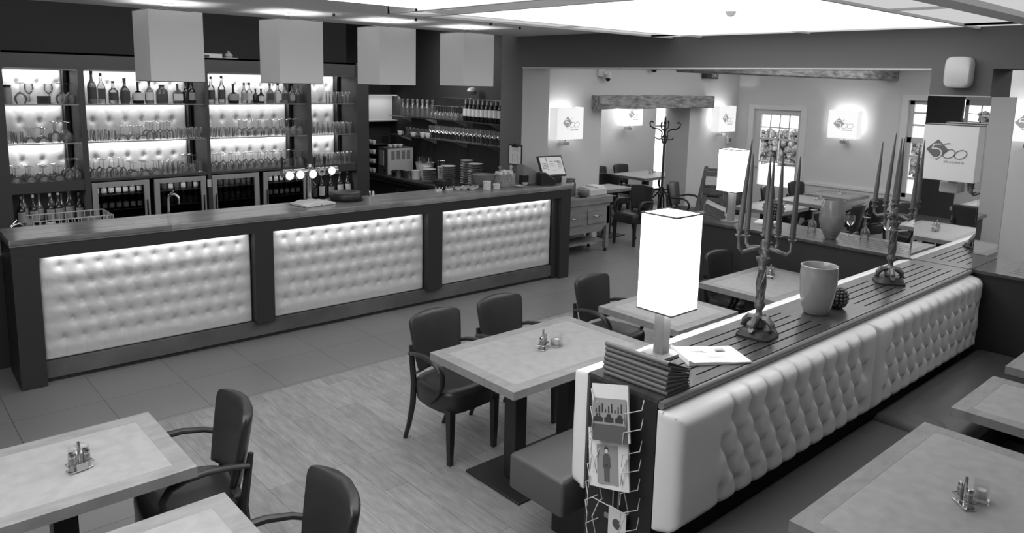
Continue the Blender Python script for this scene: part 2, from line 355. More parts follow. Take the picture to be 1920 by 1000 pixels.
# outside: paving and hedges
S('ground_outside', MB().box(12.61, 30, -8, 12, -.08, -.06).box(-14, -3.1, -8, 12, -.08, -.06), 'paving')
def hedge(name, x0, y0, x1, y1, h, label, n=900):
    mb = MB(); rnd = random.Random(n)
    for i in range(n):
        t = rnd.random(); p = Vector((x0+(x1-x0)*t+rnd.uniform(-.35, .35), y0+(y1-y0)*t+rnd.uniform(-.35, .35), rnd.uniform(0, h)))
        q = Matrix.Translation(p) @ Matrix.Rotation(rnd.uniform(0, 6), 4, 'Z') @ Matrix.Rotation(rnd.uniform(-1, 1), 4, 'X')
        mb.lathe([(.0, -.10), (.10, -.04), (.12, .02), (.05, .1), (0, .12)], 5, mtx=q)
    o = mb.build(name, 'hedge', smooth=False); tag(o, label, 'hedge'); o['kind'] = 'stuff'; return o
hedge('garden_hedge', 22, 3.2, 22, 14.5, .95, 'leafy garden hedge seen through the glazed door and window', 1500)
hedge('garden_shrub', -5.5, 2, -5.5, 5.5, 1.9, 'leafy shrubs outside the window reflected in the pillar mirror', 500)

# ------------------------------------------------------------------ luminous ceiling
t = thing('luminous_ceiling', 'large glowing skylight panel ceiling in a pale grid frame', 'skylight', (0, 0, 2.80))
z = 2.80
def sk(x0, x1, y0, y1, m, nm): B(x0, x1, y0, y1, .012, .02).build(nm, m, t, smooth=False)
sk(3.25, 5.86, 1.92, 4.28, 'sky_panel', 'panel')
sk(-1.2, 3.0-.0, 1.92, 4.28, 'sky_panel', 'panel')
for a, b_ in ((2.95, 3.25), (3.25, 4.6), (4.6, 5.86), (5.86, 6.17)): sk(a, b_, 4.28, 4.62, 'sky_border', 'border_panel')
for a, b_ in ((1.92, 3.19), (3.19, 4.28)): sk(5.86, 6.17, a, b_, 'sky_border', 'border_panel')
for a, b_ in ((3.0, 4.6), (4.6, 5.86), (5.86, 6.17)): sk(a, b_, 1.52, 1.92, 'sky_border', 'border_panel')
sk(3.0, 6.17, -1.0, 1.38, 'sky_border', 'border_panel')
fr = MB()
for y in (1.92, 4.28, 4.62): fr.box(2.93, 6.19, y-.012, y+.012, -.004, .02)
fr.box(2.93, 6.19, 1.38, 1.52, -.02, .05)
for x in (2.95, 3.25): fr.box(x-.02, x+.02, 1.52, 4.63, -.004, .06)
for x in (4.6, 5.86): fr.box(x-.008, x+.008, 4.28, 4.62, -.002, .02).box(x-.008, x+.008, 1.52, 1.92, -.002, .02)
fr.box(5.852, 5.868, 1.52, 4.62, -.002, .02).box(5.86, 6.17, 3.184, 3.196, -.002, .02)
fr.box(2.93, 6.19, 4.615, 4.66, -.0, .075)
fr.build('frame', 'ceiling', t, smooth=False)
MB().lathe([(.03, .0), (.035, -.02), (.02, -.045), (.0, -.05)], 12, (4.05, 2.6, .01)).build('sensor', 'white_plastic', t)
for i, (x, y) in enumerate(((3.2, 5.9), (3.9, 5.7), (4.6, 5.5), (5.1, 5.65))):
    hk = ('first', 'second', 'third', 'fourth')[i]
    o = MB().lathe([(.012, 0), (.012, -.02), (.004, -.025)], 8, (x, y, 2.879)).build('ceiling_hook', 'iron')
    tag(o, 'tiny dark ceiling hook before the skylight, %s from the left' % hk, 'hook', 'ceiling hooks')

# ------------------------------------------------------------------ bar counter
BA = -math.atan2(.113, 5.614)
BARM = Matrix.Translation((.826, 6.303, 0)) @ Matrix.Rotation(BA, 4, 'Z')
def bw(x, y, z=0): return BARM @ Vector((x, y, z))
bar = thing('bar_counter', 'long bar counter with dark frame and three white buttoned satin panels', 'bar counter', (.826, 6.303, 0), BA)
PS = ((.17, 1.78), (1.95, 3.60), (3.78, 5.42))
fr = MB()
for a, b_ in ((0, .17), (1.78, 1.95), (3.60, 3.78)): fr.box(a, b_, 0 if a == 0 else 0, .14, .0 if a == 0 else .165, .99)
fr.box(5.50, 5.66, 0, .52, 0, 1.09).box(5.42, 5.50, .05, .14, .0, .99)
fr.box(0, 5.50, 0, .14, .985, 1.09).box(0, .03, .14, .52, 0, 1.09).box(0, 5.5, .46, .5, 0, 1.05)
fr.box(0, 5.5, .13, .15, .165, .99)
fr.build('frame', 'bar_frame', bar, bevel=.003, smooth=False)
MB().box(.17, 5.5, .065, .14, .035, .165).build('plinth', 'plinth', bar, smooth=False)
MB().box(.17, 5.5, .085, .14, 0, .035).build('toe_strip', 'black_plastic', bar, smooth=False)
MB().box(-.01, 5.67, -.02, .53, 1.10, 1.14).build('worktop', 'bar_wood', bar, bevel=.006)
MB().box(-.005, 5.665, -.012, .52, 1.088, 1.10).build('edge_strip', 'bar_wood', bar)
for i, (a, b_) in enumerate(PS):
    L_ = b_-a; Hh = .985-.165
    n1 = 11; du = (L_-.26)/(n1-1); u0 = .14
    tf = lambda u, v: tuft_h(u, v, u0, du, n1, .157, .1415, 5, .034, .07, .036, 2.6) + .0035*noise.noise(Vector((u*4+i*9, v*7, 1))) + .0022*noise.noise(Vector((u*16, v*24+i, 3))) + .0009*noise.noise(Vector((u*60, v*30+i, 3))) - .0032*math.cos((v-.157)/.1415*2*PI)
    bts = [(u0+du*(c+(0 if r % 2 == 0 else .5)), .157+.1415*r) for r in range(5) for c in range(n1 if r % 2 == 0 else n1-1)]
    p = tuft_panel('upholstered_panel', 'satin_white', bar, L_-.004, Hh, .045, 190, 92, tf, roll=.02, mtx=Matrix.Translation((a+.002, .13, .165)), buttons=bts)
    m_ = bw((a+b_)/2, .042, .978); e_ = bw((a+b_)/2, .075, .6)
    area('bar_led_strip', m_, e_, L_-.12, .012, 1.25).rotation_euler = (Vector(e_)-Vector(m_)).to_track_quat('-Z', 'Y').to_euler()
    MB().box(a+.05, b_-.05, .052, .064, .977, .985).build('led_strip', 'led', bar, smooth=False)
# sink and inner steel worktop behind the bar
inner = B(1.0, 5.75, 6.86, 7.32, .86, .90).build('inner_worktop', 'steel'); tag(inner, 'steel work surface hidden behind the bar counter', 'worktop')
B(1.02, 5.73, 6.90, 7.30, 0, .86).build('cabinet_body', 'cab_dark', inner, smooth=False)

# ------------------------------------------------------------------ pendant box lamps over the bar
lamp_x = ((1.742, .392), (2.60, .385), (3.48, .405), (4.42, .41))
nm = ('leftmost, nearest', 'second from the left', 'third from the left', 'rightmost')
lab = ('white box pendant lamp nearest the camera, in front of the second bay of bottles',
       'white box pendant lamp hanging in front of the third bottle bay',
       'white box pendant lamp hanging by the dark post at the end of the bottle cabinet',
       'white box pendant lamp hanging in front of the dark wall of wine glasses')
XS = (1.742, 2.575, 3.459, 4.349); XE = (2.135, 3.142, 4.102, 5.064)
XS = (1.742, 2.746, 3.699, 4.658); 
for i in range(4):
    x0 = XS[i]; w_ = .392
    t = thing('pendant_lamp', lab[i], 'pendant lamp', (x0+w_/2, 6.176, 2.287), 0, 'box pendants over the bar')
    h = w_/2; th = .004
    mb = MB()
    for (a0, a1, c0, c1) in ((-h, h, -h, -h+th), (-h, h, h-th, h), (-h, -h+th, -h+th, h-th), (h-th, h, -h+th, h-th)): mb.box(a0, a1, c0, c1, 0, .53)
    mb.build('lamp_shade', 'shade_paper', t, smooth=False)
    for zz in (0, .526): MB().tube([(-h, -h, zz), (h, -h, zz), (h, h, zz), (-h, h, zz), (-h, -h, zz)], .0025, 4).build('shade_rim', 'ring_grey', t)
    MB().tube([(0, 0, .593), (0, 0, .46)], .004, 6).build('suspension_rod', 'chrome', t)
    MB().tube([(-h+.01, 0, .52), (h-.01, 0, .52)], .003, 6).tube([(0, -h+.01, .52), (0, h-.01, .52)], .003, 6).build('spreader', 'chrome', t)
    MB().lathe([(.05, .593), (.05, .585), (.045, .575)], 16).build('ceiling_rose', 'white_plastic', t)
    pts = [(.06+.05*math.sin(k*.5), -h+.008, .52-.30*math.sin(PI*k/12)*(1 if i != 1 else .3)) for k in range(13)]
    pts = [(-.02+.12*k/12, -h+.008, .52-(.33, .09, .23, .05)[i]*math.sin(PI*k/12)) for k in range(13)]
    MB().tube(pts, .003, 5).build('cable', 'ring_grey', t)
    MB().ball((0, 0, .40), .035).build('bulb', 'lamp_glow', t)
    point('pendant_bulb_light', (0, 0, .46), 5.5, .03, t)

# ================================================================== divider with slatted top, banquettes, half walls
dv = thing('divider', 'long low divider with dark slatted wooden top between two white buttoned banquettes', 'divider', (2.47, 1.995, 0))
B(0, 3.73, -.185, .19, 0, 1.0).build('body', 'cab_dark', dv, smooth=False)
tp = MB(); ys = [-.195, -.13, -.068, -.006, .056, .118, .2]
B(0, 3.73, -.195, .2, 1.0, 1.022).build('underlay', 'black_plastic', dv, smooth=False)
for k in range(6): tp.box(-.01, 3.73, ys[k]+(.005 if k else 0), ys[k+1]-.005 if k < 5 else ys[k+1], 1.022, 1.042)
for k in range(1, 6):
    for a, b_ in ((-.01, .35), (1.55, 2.1 if k < 5 else 1.95), (2.72, 2.80), (3.56, 3.73)): tp.box(a + .0, b_, ys[k]-.005, ys[k]+.005, 1.022, 1.042)
mat('slat_wood', 68, .3, var=12, scale=3, stretch=(2, 12, 2), coat=.2)
tp.build('slatted_top', 'slat_wood', dv, smooth=False)
mat('nosing', 118, .4)
MB().tube([(-.01, -.205, 1.022), (3.73, -.205, 1.022)], .018, 10).build('rounded_edging', 'nosing', dv)
MB().box(-.014, .0, -.19, .19, .0, 1.02).build('end_panel', 'cab_dark', dv, smooth=False)

def divider_back(name, parent, L, n, u0, mtx, seed, Hh=.57, A=.050):
    du = .142; v0, dvv = .075, .115
    tf = lambda u, v: tuft_h(u, v, u0, du, n, v0, dvv, 4, A, .50, .05, .8, .42) + .002*noise.noise(Vector((u*5+seed, v*8, 1)))
    nu = int(L/.0125)
    return tuft_panel(name, 'leather_white', parent, L, Hh, .115, nu, 46, tf, roll=.055, mtx=mtx)
rb = thing('banquette', 'dark seated banquette with white buttoned backrests on the near side of the divider', 'banquette', (2.45, 1.72, 0))
divider_back('backrest', rb, 1.925, 11, .36, Matrix.Translation((0, .075, .465)), 1, .537)
divider_back('backrest', rb, 1.80, 12, .16, Matrix.Translation((1.93, .075, .465)), 5, .537)
def cushion(name, parent, x0, x1, y0, y1, z0, z1, m='seat_leather', r=.03, crown=.012):
    vs = []; nx, ny = 12, 8; mb = MB(); rings = []
    def ring(ins, z):
        a, b_, c, d_ = x0+ins, x1-ins, y0+ins, y1-ins; q = .02; R = []
        for cx, cy, s in ((b_-q, d_-q, 0), (a+q, d_-q, 1), (a+q, c+q, 2), (b_-q, c+q, 3)):
            for k in range(4):
                t = (s + k/3)*PI/2; R.append((cx+q*math.cos(t), cy+q*math.sin(t), z))
        return R
    for ins, z in ((0.004, z0), (0, z0+.01), (0, z1-r), (r*.3, z1-r*.3), (r, z1), (r*2.2, z1+crown*.5), (min(x1-x0, y1-y0)*.25, z1+crown)): rings.append(ring(ins, z))
    mb.loft(rings); return mb.build(name, m, parent, sharp=60)
cushion('seat', rb, 0, 1.94, -.50, -.03, .34, .44)
cushion('seat', rb, 1.945, 3.74, -.49, -.03, .36, .47, r=.045, crown=.022)
cushion('seat', rb, 3.24, 3.74, -2.2, -.495, .36, .46)
MB().box(.06, 3.72, -.40, -.04, 0, .34).box(3.32, 3.72, -2.2, -.40, 0, .34).build('base', 'cab_dark', rb, smooth=False)
lb = thing('banquette', 'dark seated banquette with white backrest on the bar side of the divider', 'banquette', (2.41, 2.19, 0))
divider_back('backrest', lb, 3.72, 24, .2, Matrix.Translation((3.77, .012, .465)) @ Matrix.Rotation(PI, 4, 'Z'), 9)
cushion('seat', lb, 0, 3.76, .10, .485, .285, .47, r=.02, crown=.004)
B(.22, 3.7, .1, .38, 0, .285).build('base', 'black_plastic', lb, smooth=False)
# half walls with ledges either side of the pillar
def ledge(label, y0, y1):
    t = thing('half_wall', label, 'half wall', (6.22, y0, 0)); L_ = y1-y0
    B(0, .56, 0, L_, 0, 1.0).build('body', 'cab_dark', t, smooth=False)
    mb = MB(); B(-.005, .565, 0, L_, 1.0, 1.02).build('underlay', 'black_plastic', t, smooth=False)
    xs = [-.02, .10, .17, .24, .31, .38, .45, .58]
    for k in range(7): mb.box(xs[k]+(.0045 if k else 0), xs[k+1]-(.0045 if k < 6 else 0), 0, L_, 1.02, 1.042)
    for k in range(1, 7):
        a = ((0, .03), (L_-1.35 if y0 > 0 else L_-.22, L_), (L_*.45-.05, L_*.45+.05)) if y0 > 0 else ((0, .03), (L_-.22, L_))
        for p, q in a: mb.box(xs[k]-.0045, xs[k]+.0045, p, q, 1.02, 1.042)
    mb.build('slatted_top', 'slat_wood', t, smooth=False); return t
ledge('dark half wall with slatted ledge carrying a lamp and a vase, left of the mirrored pillar', 2.215, 4.5)
ledge('dark half wall with slatted ledge running right from the mirrored pillar', -1.0, 1.795)

# mirrors on the pillar
mi = thing('pillar_mirror', 'tall frameless mirror on the front of the pillar, behind the square wall lamp', 'mirror', (6.197, 2.0, 1.044))
B(-.012, 0, -.205, .21, 0, 1.27).build('glass', 'mirror', mi, smooth=False)
MB().box(-.015, .001, -.209, .214, 1.268, 1.276).build('top_edge', 'mirror_edge', mi, smooth=False)
mi2 = thing('pillar_mirror', 'frameless mirror on the right flank of the pillar, reaching past it', 'mirror', (6.2, 1.796, 1.044))
B(-.012, .575, -.012, 0, 0, 1.27).build('glass', 'mirror', mi2, smooth=False)
MB().box(.575, .579, -.013, .001, 0, 1.27).build('side_edge', 'mirror_edge', mi2, smooth=False)

# ================================================================== tables
def make_table(w, d, label, loc, ped=1, rz=0, group='wood framed dining tables', h=.76):
    t = thing('dining_table', label, 'table', loc, rz, group); f = .075
    mb = MB().box(-w/2, w/2, -d/2, -d/2+f, h-.045, h).box(-w/2, w/2, d/2-f, d/2, h-.045, h).box(-w/2, -w/2+f, -d/2+f, d/2-f, h-.045, h).box(w/2-f, w/2, -d/2+f, d/2-f, h-.045, h)
    top = mb.build('tabletop', 'table_frame', t, smooth=False)
    B(-w/2+f, w/2-f, -d/2+f, d/2-f, h-.04, h-.0006).build('inset', 'table_inset', top, smooth=False)
    for k in range(ped):
        x = 0 if ped == 1 else (-.22, .22)[k]
        MB().box(x-.045, x+.045, -.05, .05, .02, h-.045).build('pedestal', 'dark_wood', t, bevel=.004)
    if ped == 1: B(-.22, .22, -.2, .2, 0, .015).build('base_plate', 'iron', t, bevel=.004)
    else: B(-.40, .40, -.24, .24, 0, .015).build('base_plate', 'iron', t, bevel=.004)
    return t
make_table(1.15, .74, 'rectangular table with a shaker set, between the bar chairs and the magazine rack', (3.045, 3.085, .003), 2)
make_table(.70, .70, 'square table partly behind the large glowing table lamp', (4.31, 3.12, .003))
make_table(.98, .68, 'table behind the tall candelabra, with two chairs on its bar side', (5.60, 3.07, .003), 2)
make_table(1.30, .66, 'table cut by the left edge with a shaker set, beside an armchair', (.32, 3.31, 0), 2)
make_table(1.30, .70, 'table at the bottom edge in front of the lowest armchair', (.33, 2.37, 0), 2)
make_table(1.30, .90, 'large table in the lower right corner with shaker set and candle glass', (3.15, .765, .003), 2)
make_table(.66, .72, 'square table at the right edge between the corner table and the half wall', (4.42, .835, .003))
make_table(.75, .80, 'table by the right edge seen only by its corner near the half wall', (5.36, .80, .003))
make_table(1.05, .80, 'pale table in the alcove behind the wooden lintel beam', (10.65, 8.35, 0))
make_table(.70, .70, 'far table nearest to the garden door frame, under the wall lamp', (11.2, 5.15, 0))
make_table(.75, .70, 'far table between the door table and the lamp ledge', (10.3, 5.1, 0))
make_table(.80, .66, 'bright far table just behind the ledge lamp and menus', (9.25, 5.12, 0))
make_table(.9, .72, 'far table whose corner shows beside the mirrored pillar', (9.75, 3.18, 0))
make_table(.6, .5, 'small table between the wooden work table and the alcove opening', (8.80, 7.62, 0))
make_table(.8, .7, 'table behind the right half wall, seen in the side mirror of the pillar', (8.7, .95, 0))
sb = thing('sideboard', 'long low sideboard with a pale top beyond the right half wall', 'sideboard', (9.6, .5, 0))
B(0, .55, -1.6, .2, 0, .86).build('body', 'cab', sb, smooth=False); B(-.03, .58, -1.63, .23, .86, .90).build('top', 'table_frame', sb, smooth=False)

# ================================================================== armchairs
def make_chair(label, loc, rz):
    """sitter looks towards local -y"""
    t = thing('armchair', label, 'chair', loc, rz)
    # padded back: curved closed loft
    R = []; lv = [(.500, .2, .55), (.508, .165, .9), (.53, .172, 1), (.62, .188, 1), (.72, .200, 1), (.80, .207, 1), (.835, .206, .95), (.853, .196, .7), (.860, .17, .3)]
    for z, w, th in lv:
        y = .165 + (z-.5)*.16; ring = []
        for k in range(28):
            a = 2*PI*k/28; c, s_ = math.cos(a), math.sin(a)
            u = math.copysign(abs(c)**.55, c); v = math.copysign(abs(s_)**.55, s_)
            x = w*u; ring.append((x, y - .055*(u*u) + .030*th*v + .01, z - .012*(u*u if z > .8 else 0)))
        R.append(ring)
    MB().loft(R).build('backrest', 'leather_dark', t, sharp=70)
    R = []
    for z, k_ in ((.335, .97), (.345, .985), (.43, 1), (.455, .985), (.470, .93), (.482, .75), (.487, .4)):
        ring = []
        for k in range(28):
            a = 2*PI*k/28; c, s_ = math.cos(a), math.sin(a)
            x = math.copysign(abs(c)**.5, c)*.225; y = math.copysign(abs(s_)**.5, s_)*.215
            x *= 1 - .12*(y/.215 > 0)*(y/.215)
            ring.append((x*k_, y*k_-.03, z))
        R.append(ring)
    MB().loft(R).build('seat', 'leather_dark', t, sharp=70)
    for s in (-1, 1):
        MB().loft([[(s*.185+a*q, -.205+b_*q, z) for a, b_ in ((-1, -1), (1, -1), (1, 1), (-1, 1))] for z, q in ((0, .014), (.2, .019), (.36, .022))]).build('leg', 'dark_wood', t, sharp=30)
        MB().tube([(s*.165, .275, .0), (s*.17, .225, .12), (s*.175, .18, .28), (s*.178, .165, .42), (s*.178, .185, .56), (s*.17, .205, .66)], [.014, .017, .02, .021, .019, .014], 8).build('leg', 'dark_wood', t)
        arm = [(s*.195, .185, .615), (s*.218, .10, .642), (s*.230, 0, .655), (s*.235, -.09, .65), (s*.235, -.15, .625), (s*.235, -.185, .575), (s*.235, -.18, .515), (s*.233, -.15, .46), (s*.230, -.105, .41), (s*.235, -.07, .375)]
        MB().tube(arm, [.016, .018, .020, .022, .022, .021, .019, .017, .014, .008], 10, .75, upv=(0, 0, 1)).build('armrest', 'dark_wood', t)
    return t
ch = [
 (2.79, 3.66, .06, 'dark leather armchair at the bar side corner of the rectangular table, nearest the camera'),
 (3.34, 3.66, .04, 'dark leather armchair second from the corner of the rectangular table, nearer the bar'),
 (4.30, 3.66, .08, 'dark leather armchair at the square table left of the large glowing lamp'),
 (5.34, 3.56, .0, 'dark armchair right beside the glowing lampshade, back only just showing'),
 (5.87, 3.55, .0, 'dark armchair at the table behind the candelabra, nearer the half wall'),
 (1.07, 3.33, -PI/2-.1, 'dark leather armchair in front of the left edge table, both arms showing'),
 (1.07, 2.38, -PI/2-.1, 'dark leather armchair cut by the bottom edge of the picture'),
 (8.67, 6.98, -PI/2, 'dark armchair right behind the wooden work cart, showing its side'),
 (9.60, 6.78, .25, 'dark armchair standing left of the stacked high chairs'),
 (10.22, 8.92, 0, 'dark chair on the far side of the alcove table'),
 (10.85, 8.93, 0, 'second dark chair on the far side of the alcove table'),
 (9.72, 8.3, PI/2+.2, 'chair at the left end of the alcove table'),
 (11.4, 8.25, -PI/2, 'chair at the right end of the alcove table beside the coat stand'),
 (10.45, 5.68, .1, 'dark chair below the glazed garden door'),
 (11.35, 5.72, -.1, 'dark chair against the dado below the wall lamp'),
 (9.55, 5.68, 0., 'dark chair hidden behind the pale post of the ledge lamp'),
 (9.0, 4.48, PI, 'dark chair between the pine cone goblet and the ledge vase'),
 (9.95, 4.45, PI+.1, 'dark chair just right of the ledge vase'),
 (10.8, 4.50, PI-.2, 'dark armchair against the pale wall, arm towards the far table'),
 (10.45, 3.75, -.3, 'dark chair behind the second candelabra'),
 (7.75, 3.75, PI/2, 'dark armchair top showing over the ledge next to the vase'),
 (7.72, 3.05, PI/2, 'dark armchair top behind the wine glasses on the ledge'),
 (7.7, 2.42, PI/2, 'dark armchair top over the ledge next to the mirrored pillar'),
 (7.9, .95, PI/2, 'dark chair behind the right half wall')]
CH0 = make_chair(ch[0][3], (ch[0][0], ch[0][1], .003), ch[0][2])
for x, y, r, l in ch[1:]: dup(CH0, (x, y, .003 if 1.5 < x < 6 else 0), r, l)

# ================================================================== bottle cabinet behind the bar
cab = thing('bottle_cabinet', 'dark back bar cabinet with four backlit white buttoned bays and glass shelves', 'cabinet', (0, 0, 0))
YF, YB = 8.20, 8.66
BAYS = ((1.125, 1.73), (1.78, 2.918), (2.955, 4.086), (4.14, 4.73))
mb = MB().box(.85, 1.125, YF, YB, 0, 2.52).box(1.73, 1.78, YF, YB, 0, 2.37).box(2.918, 2.955, YF, YB, 0, 2.37).box(4.086, 4.14, YF, YB, 0, 2.37).box(4.73, 4.90, YF-.02, YB, 0, 2.52)
mb.box(1.125, 4.73, YF, YF+.03, 2.37, 2.52).box(1.125, 4.73, YF, YB, 2.50, 2.52).box(.85, 4.9, YB, YB+.02, 0, 2.52)
mb.build('carcass', 'cab', cab, smooth=False)
MB().box(1.125, 1.73, YF+.005, YB, 1.20, 1.30).box(4.14, 4.73, YF+.005, YB, 1.21, 1.30).box(1.78, 4.086, YF+.005, YB, 1.275, 1.30).build('sill', 'cab', cab, smooth=False)
MB().box(1.125, 1.73, YF+.03, YB, .84, .87).box(4.14, 4.73, YF+.03, YB, .84, .87).build('lower_shelf', 'cab_dark', cab, smooth=False)
cols = ((4, .17), (6, .155), (6, .155), (3, .16))
for i, (a, b_) in enumerate(BAYS):
    L_ = b_-a-.06; n, du = cols[i]; u0 = (L_-du*(n-1))/2 - (.0 if i else .02)
    tf = lambda u, v: tuft_h(u, v, u0, du, n, .17, .19, 6, .05, .15, .028, .4)
    tuft_panel('backlit_panel', 'lit_panel', cab, L_, 1.06, .03, int(L_/.016), 62, tf, roll=.02, mtx=Matrix.Translation((a, YB-.005, 1.30)))
    for z in (2.034, 1.665):
        B(a+.003, b_-.003, YF+.02, YB-.055, z-.010, z).build('shelf', 'glass_shelf', cab, smooth=False)
        B(a+.003, b_-.003, YF+.014, YF+.02, z-.011, z+.001).build('shelf_edge', 'steel', cab, smooth=False)
    MB().box(a+.01, b_-.01, YF+.012, YF+.034, 2.352, 2.37).build('led_strip', 'steel', cab, smooth=False)
    w_ = b_-a-.08; P_ = (6, 11, 11, 5.5)[i]
    area('shelf_top_led', ((a+b_)/2-.02, YB-.10, 2.36), ((a+b_)/2-.02, YB-.04, 1.9), w_, .02, P_*.30)
    area('shelf_low_led', ((a+b_)/2-.02, YB-.09, 1.652), ((a+b_)/2-.02, YB-.03, 1.35), w_, .02, P_*.20)
    area('shelf_mid_led', ((a+b_)/2-.02, YB-.09, 2.020), ((a+b_)/2-.02, YB-.03, 1.7), w_, .02, P_*.10)
    mb = MB()
    mb.box(b_-.058, b_-.030, YB-.10, YB, 1.30, 2.37)  # dark bar painted in for the shaded gap beside the panel
    mb.build('gap_shade_strip', 'cab_dark', cab, smooth=False)

# fridges
FR = ((1.79, 2.32), (2.367, 2.893), (2.961, 3.486), (3.537, 4.078))
flab = ('glass door fridge behind the wire basket, diamond labels on its bottles', 'glass door fridge with a chrome tap in front of it',
        'glass door fridge second from the beer tower, crowded with clear bottles', 'glass door fridge just left of the beer tower post')
BT = {}
def bottle_mesh(parent, z0, h, r, m, neck=.38, shoulder=.62, nr=.32, cap='label_dark', lab=None, seg=12, cx=0, cy=0, bulge=0, square=False, label_z=(.15, .5)):
    pr = [(0, 0), (r*.92, 0), (r, h*.03), (r*(1+bulge), h*.25), (r, h*(shoulder-.12)), (r*.92, h*(shoulder-.04)), (r*.6, h*(shoulder+.04)), (r*nr, h*(shoulder+.1)), (r*nr*.9, h*.9), (r*nr, h*.92), (r*nr, h*.93)]
    sg = 4 if square else seg
    rot = Matrix.Translation((cx, cy, z0)) @ (Matrix.Rotation(PI/4, 4, 'Z') if square else Matrix())
    if square:
        mb = MB(); rings = []
        for rr, z in pr:
            q = rr*.95 if z < h*shoulder else rr
            ring = []
            for k in range(16):
                a = 2*PI*k/16; c, s_ = math.cos(a), math.sin(a); e = .45 if z < h*(shoulder) else 1
                ring.append((cx+math.copysign(abs(c)**e, c)*q, cy+.6*math.copysign(abs(s_)**e, s_)*q if z < h*shoulder else cy+s_*q, z0+z))
            rings.append(ring)
        mb.loft(rings); b_ = mb.build('glass_body', m, parent, sharp=50)
    else: b_ = MB().lathe(pr, seg, mtx=rot).build('glass_body', m, parent, sharp=50)
    MB().lathe([(r*nr*1.05, h*.9), (r*nr*1.1, h), (r*nr*.9, h*1.003)], 10, (cx, cy, z0)).build('cap', cap, parent)
    if lab:
        rr = r*1.02+bulge*r; mb = MB(); rings = []
        for z in (h*label_z[0], h*label_z[1]):
            ring = []
            for k in range(9):
                a = -PI/2-1.1+2.2*k/8
                if square: ring.append((cx+rr*math.sin(a+PI/2)*1.0, cy-.6*rr*1.0, z0+z))
                else: ring.append((cx+rr*math.cos(a), cy+rr*math.sin(a), z0+z))
            rings.append(ring)
        mb.loft(rings, cap=False, close=False); mb.build('paper_label', lab, parent)
    return b_
def small_bottle(m, lab, h=.135, r=.026):
    t = thing('beer_bottle', 'x', 'bottle'); bottle_mesh(t, 0, h, r, m, lab=lab, seg=9, cap='lid_grey'); return t
protos = {'dark': small_bottle('bottle_dark', 'label_white'), 'clear': small_bottle('bottle_clear', 'label_dark'), 'mid': small_bottle('bottle_amber', 'label_white', .13, .028)}
used = set()
def place(kind, loc, label, cat_group, rz=0, store=protos):
    o = store[kind]
    if kind in used: return dup(o, loc, rz, label, cat_group)
    used.add(kind); o.location = loc; o.rotation_euler.z = rz; o['label'] = label
    if cat_group: o['group'] = cat_group
    return o
ordn = ('first', 'second', 'third', 'fourth')
for i, (a, b_) in enumerate(FR):
    t = thing('fridge', flab[i], 'fridge', (a, YF+.03, .42), 0); w_ = b_-a; z1 = 1.262-.42
    MB().box(0, .02, 0, .40, 0, z1).box(w_-.02, w_, 0, .40, 0, z1).box(0, w_, .38, .40, 0, z1).box(0, w_, 0, .4, z1-.02, z1).box(0, w_, 0, .4, 0, .03).build('body', 'cab_dark', t, smooth=False)
    for k, z in enumerate((.545, .70)): B(.02, w_-.02, .05, .38, z-.006, z).build('wire_shelf', 'steel', t, smooth=False)
    d = MB().box(0, .052, -.03, 0, 0, z1).box(w_-.052, w_, -.03, 0, 0, z1).box(.052, w_-.052, -.03, 0, z1-.05, z1).box(.052, w_-.052, -.03, 0, 0, .05).build('door', 'door_metal', t, bevel=.003, smooth=False)
    B(.052, w_-.052, -.018, -.014, .05, z1-.05).build('pane', 'glass_door', d, smooth=False)
    hx = w_-.03 if i < 2 else .03
    MB().tube([(hx, -.045, .15), (hx, -.045, z1-.2)], .008, 8).build('handle', 'chrome', d)
    area('fridge_lamp', (a+w_/2, YF+.06, 1.235), (a+w_/2, YF+.25, .9), w_-.12, .02, .55)
    nb = 7
    for r, z in enumerate((.545, .70)):
        for k in range(nb):
            kind = ('dark', 'mid') if i in (0, 3) else ('clear', 'mid')
            kd = kind[0] if (r == 0 or i == 2) else kind[(k+i) % 2]
            place(kd, (a+.065+k*(w_-.13)/(nb-1), YF+.03+.11, .42+z), '%s bottle, %s from left on the %s shelf of the %s fridge' % ({'dark': 'dark', 'clear': 'clear', 'mid': 'brown'}[kd], 'first second third fourth fifth sixth seventh'.split()[k], ('lower', 'upper')[r], ordn[i]), '%s fridge bottles, %s shelf, %s' % (ordn[i], ('lower', 'upper')[r], kd))
for z, ox in ((1.21, 0), (1.195, 0)):
    pass
sw = B(2.905, 2.945, YF+.0-.008, YF+.0, 1.14, 1.22).build('wall_socket', 'label_white', smooth=False); tag(sw, 'small pale switch plate on the post between second and third fridge', 'switch')

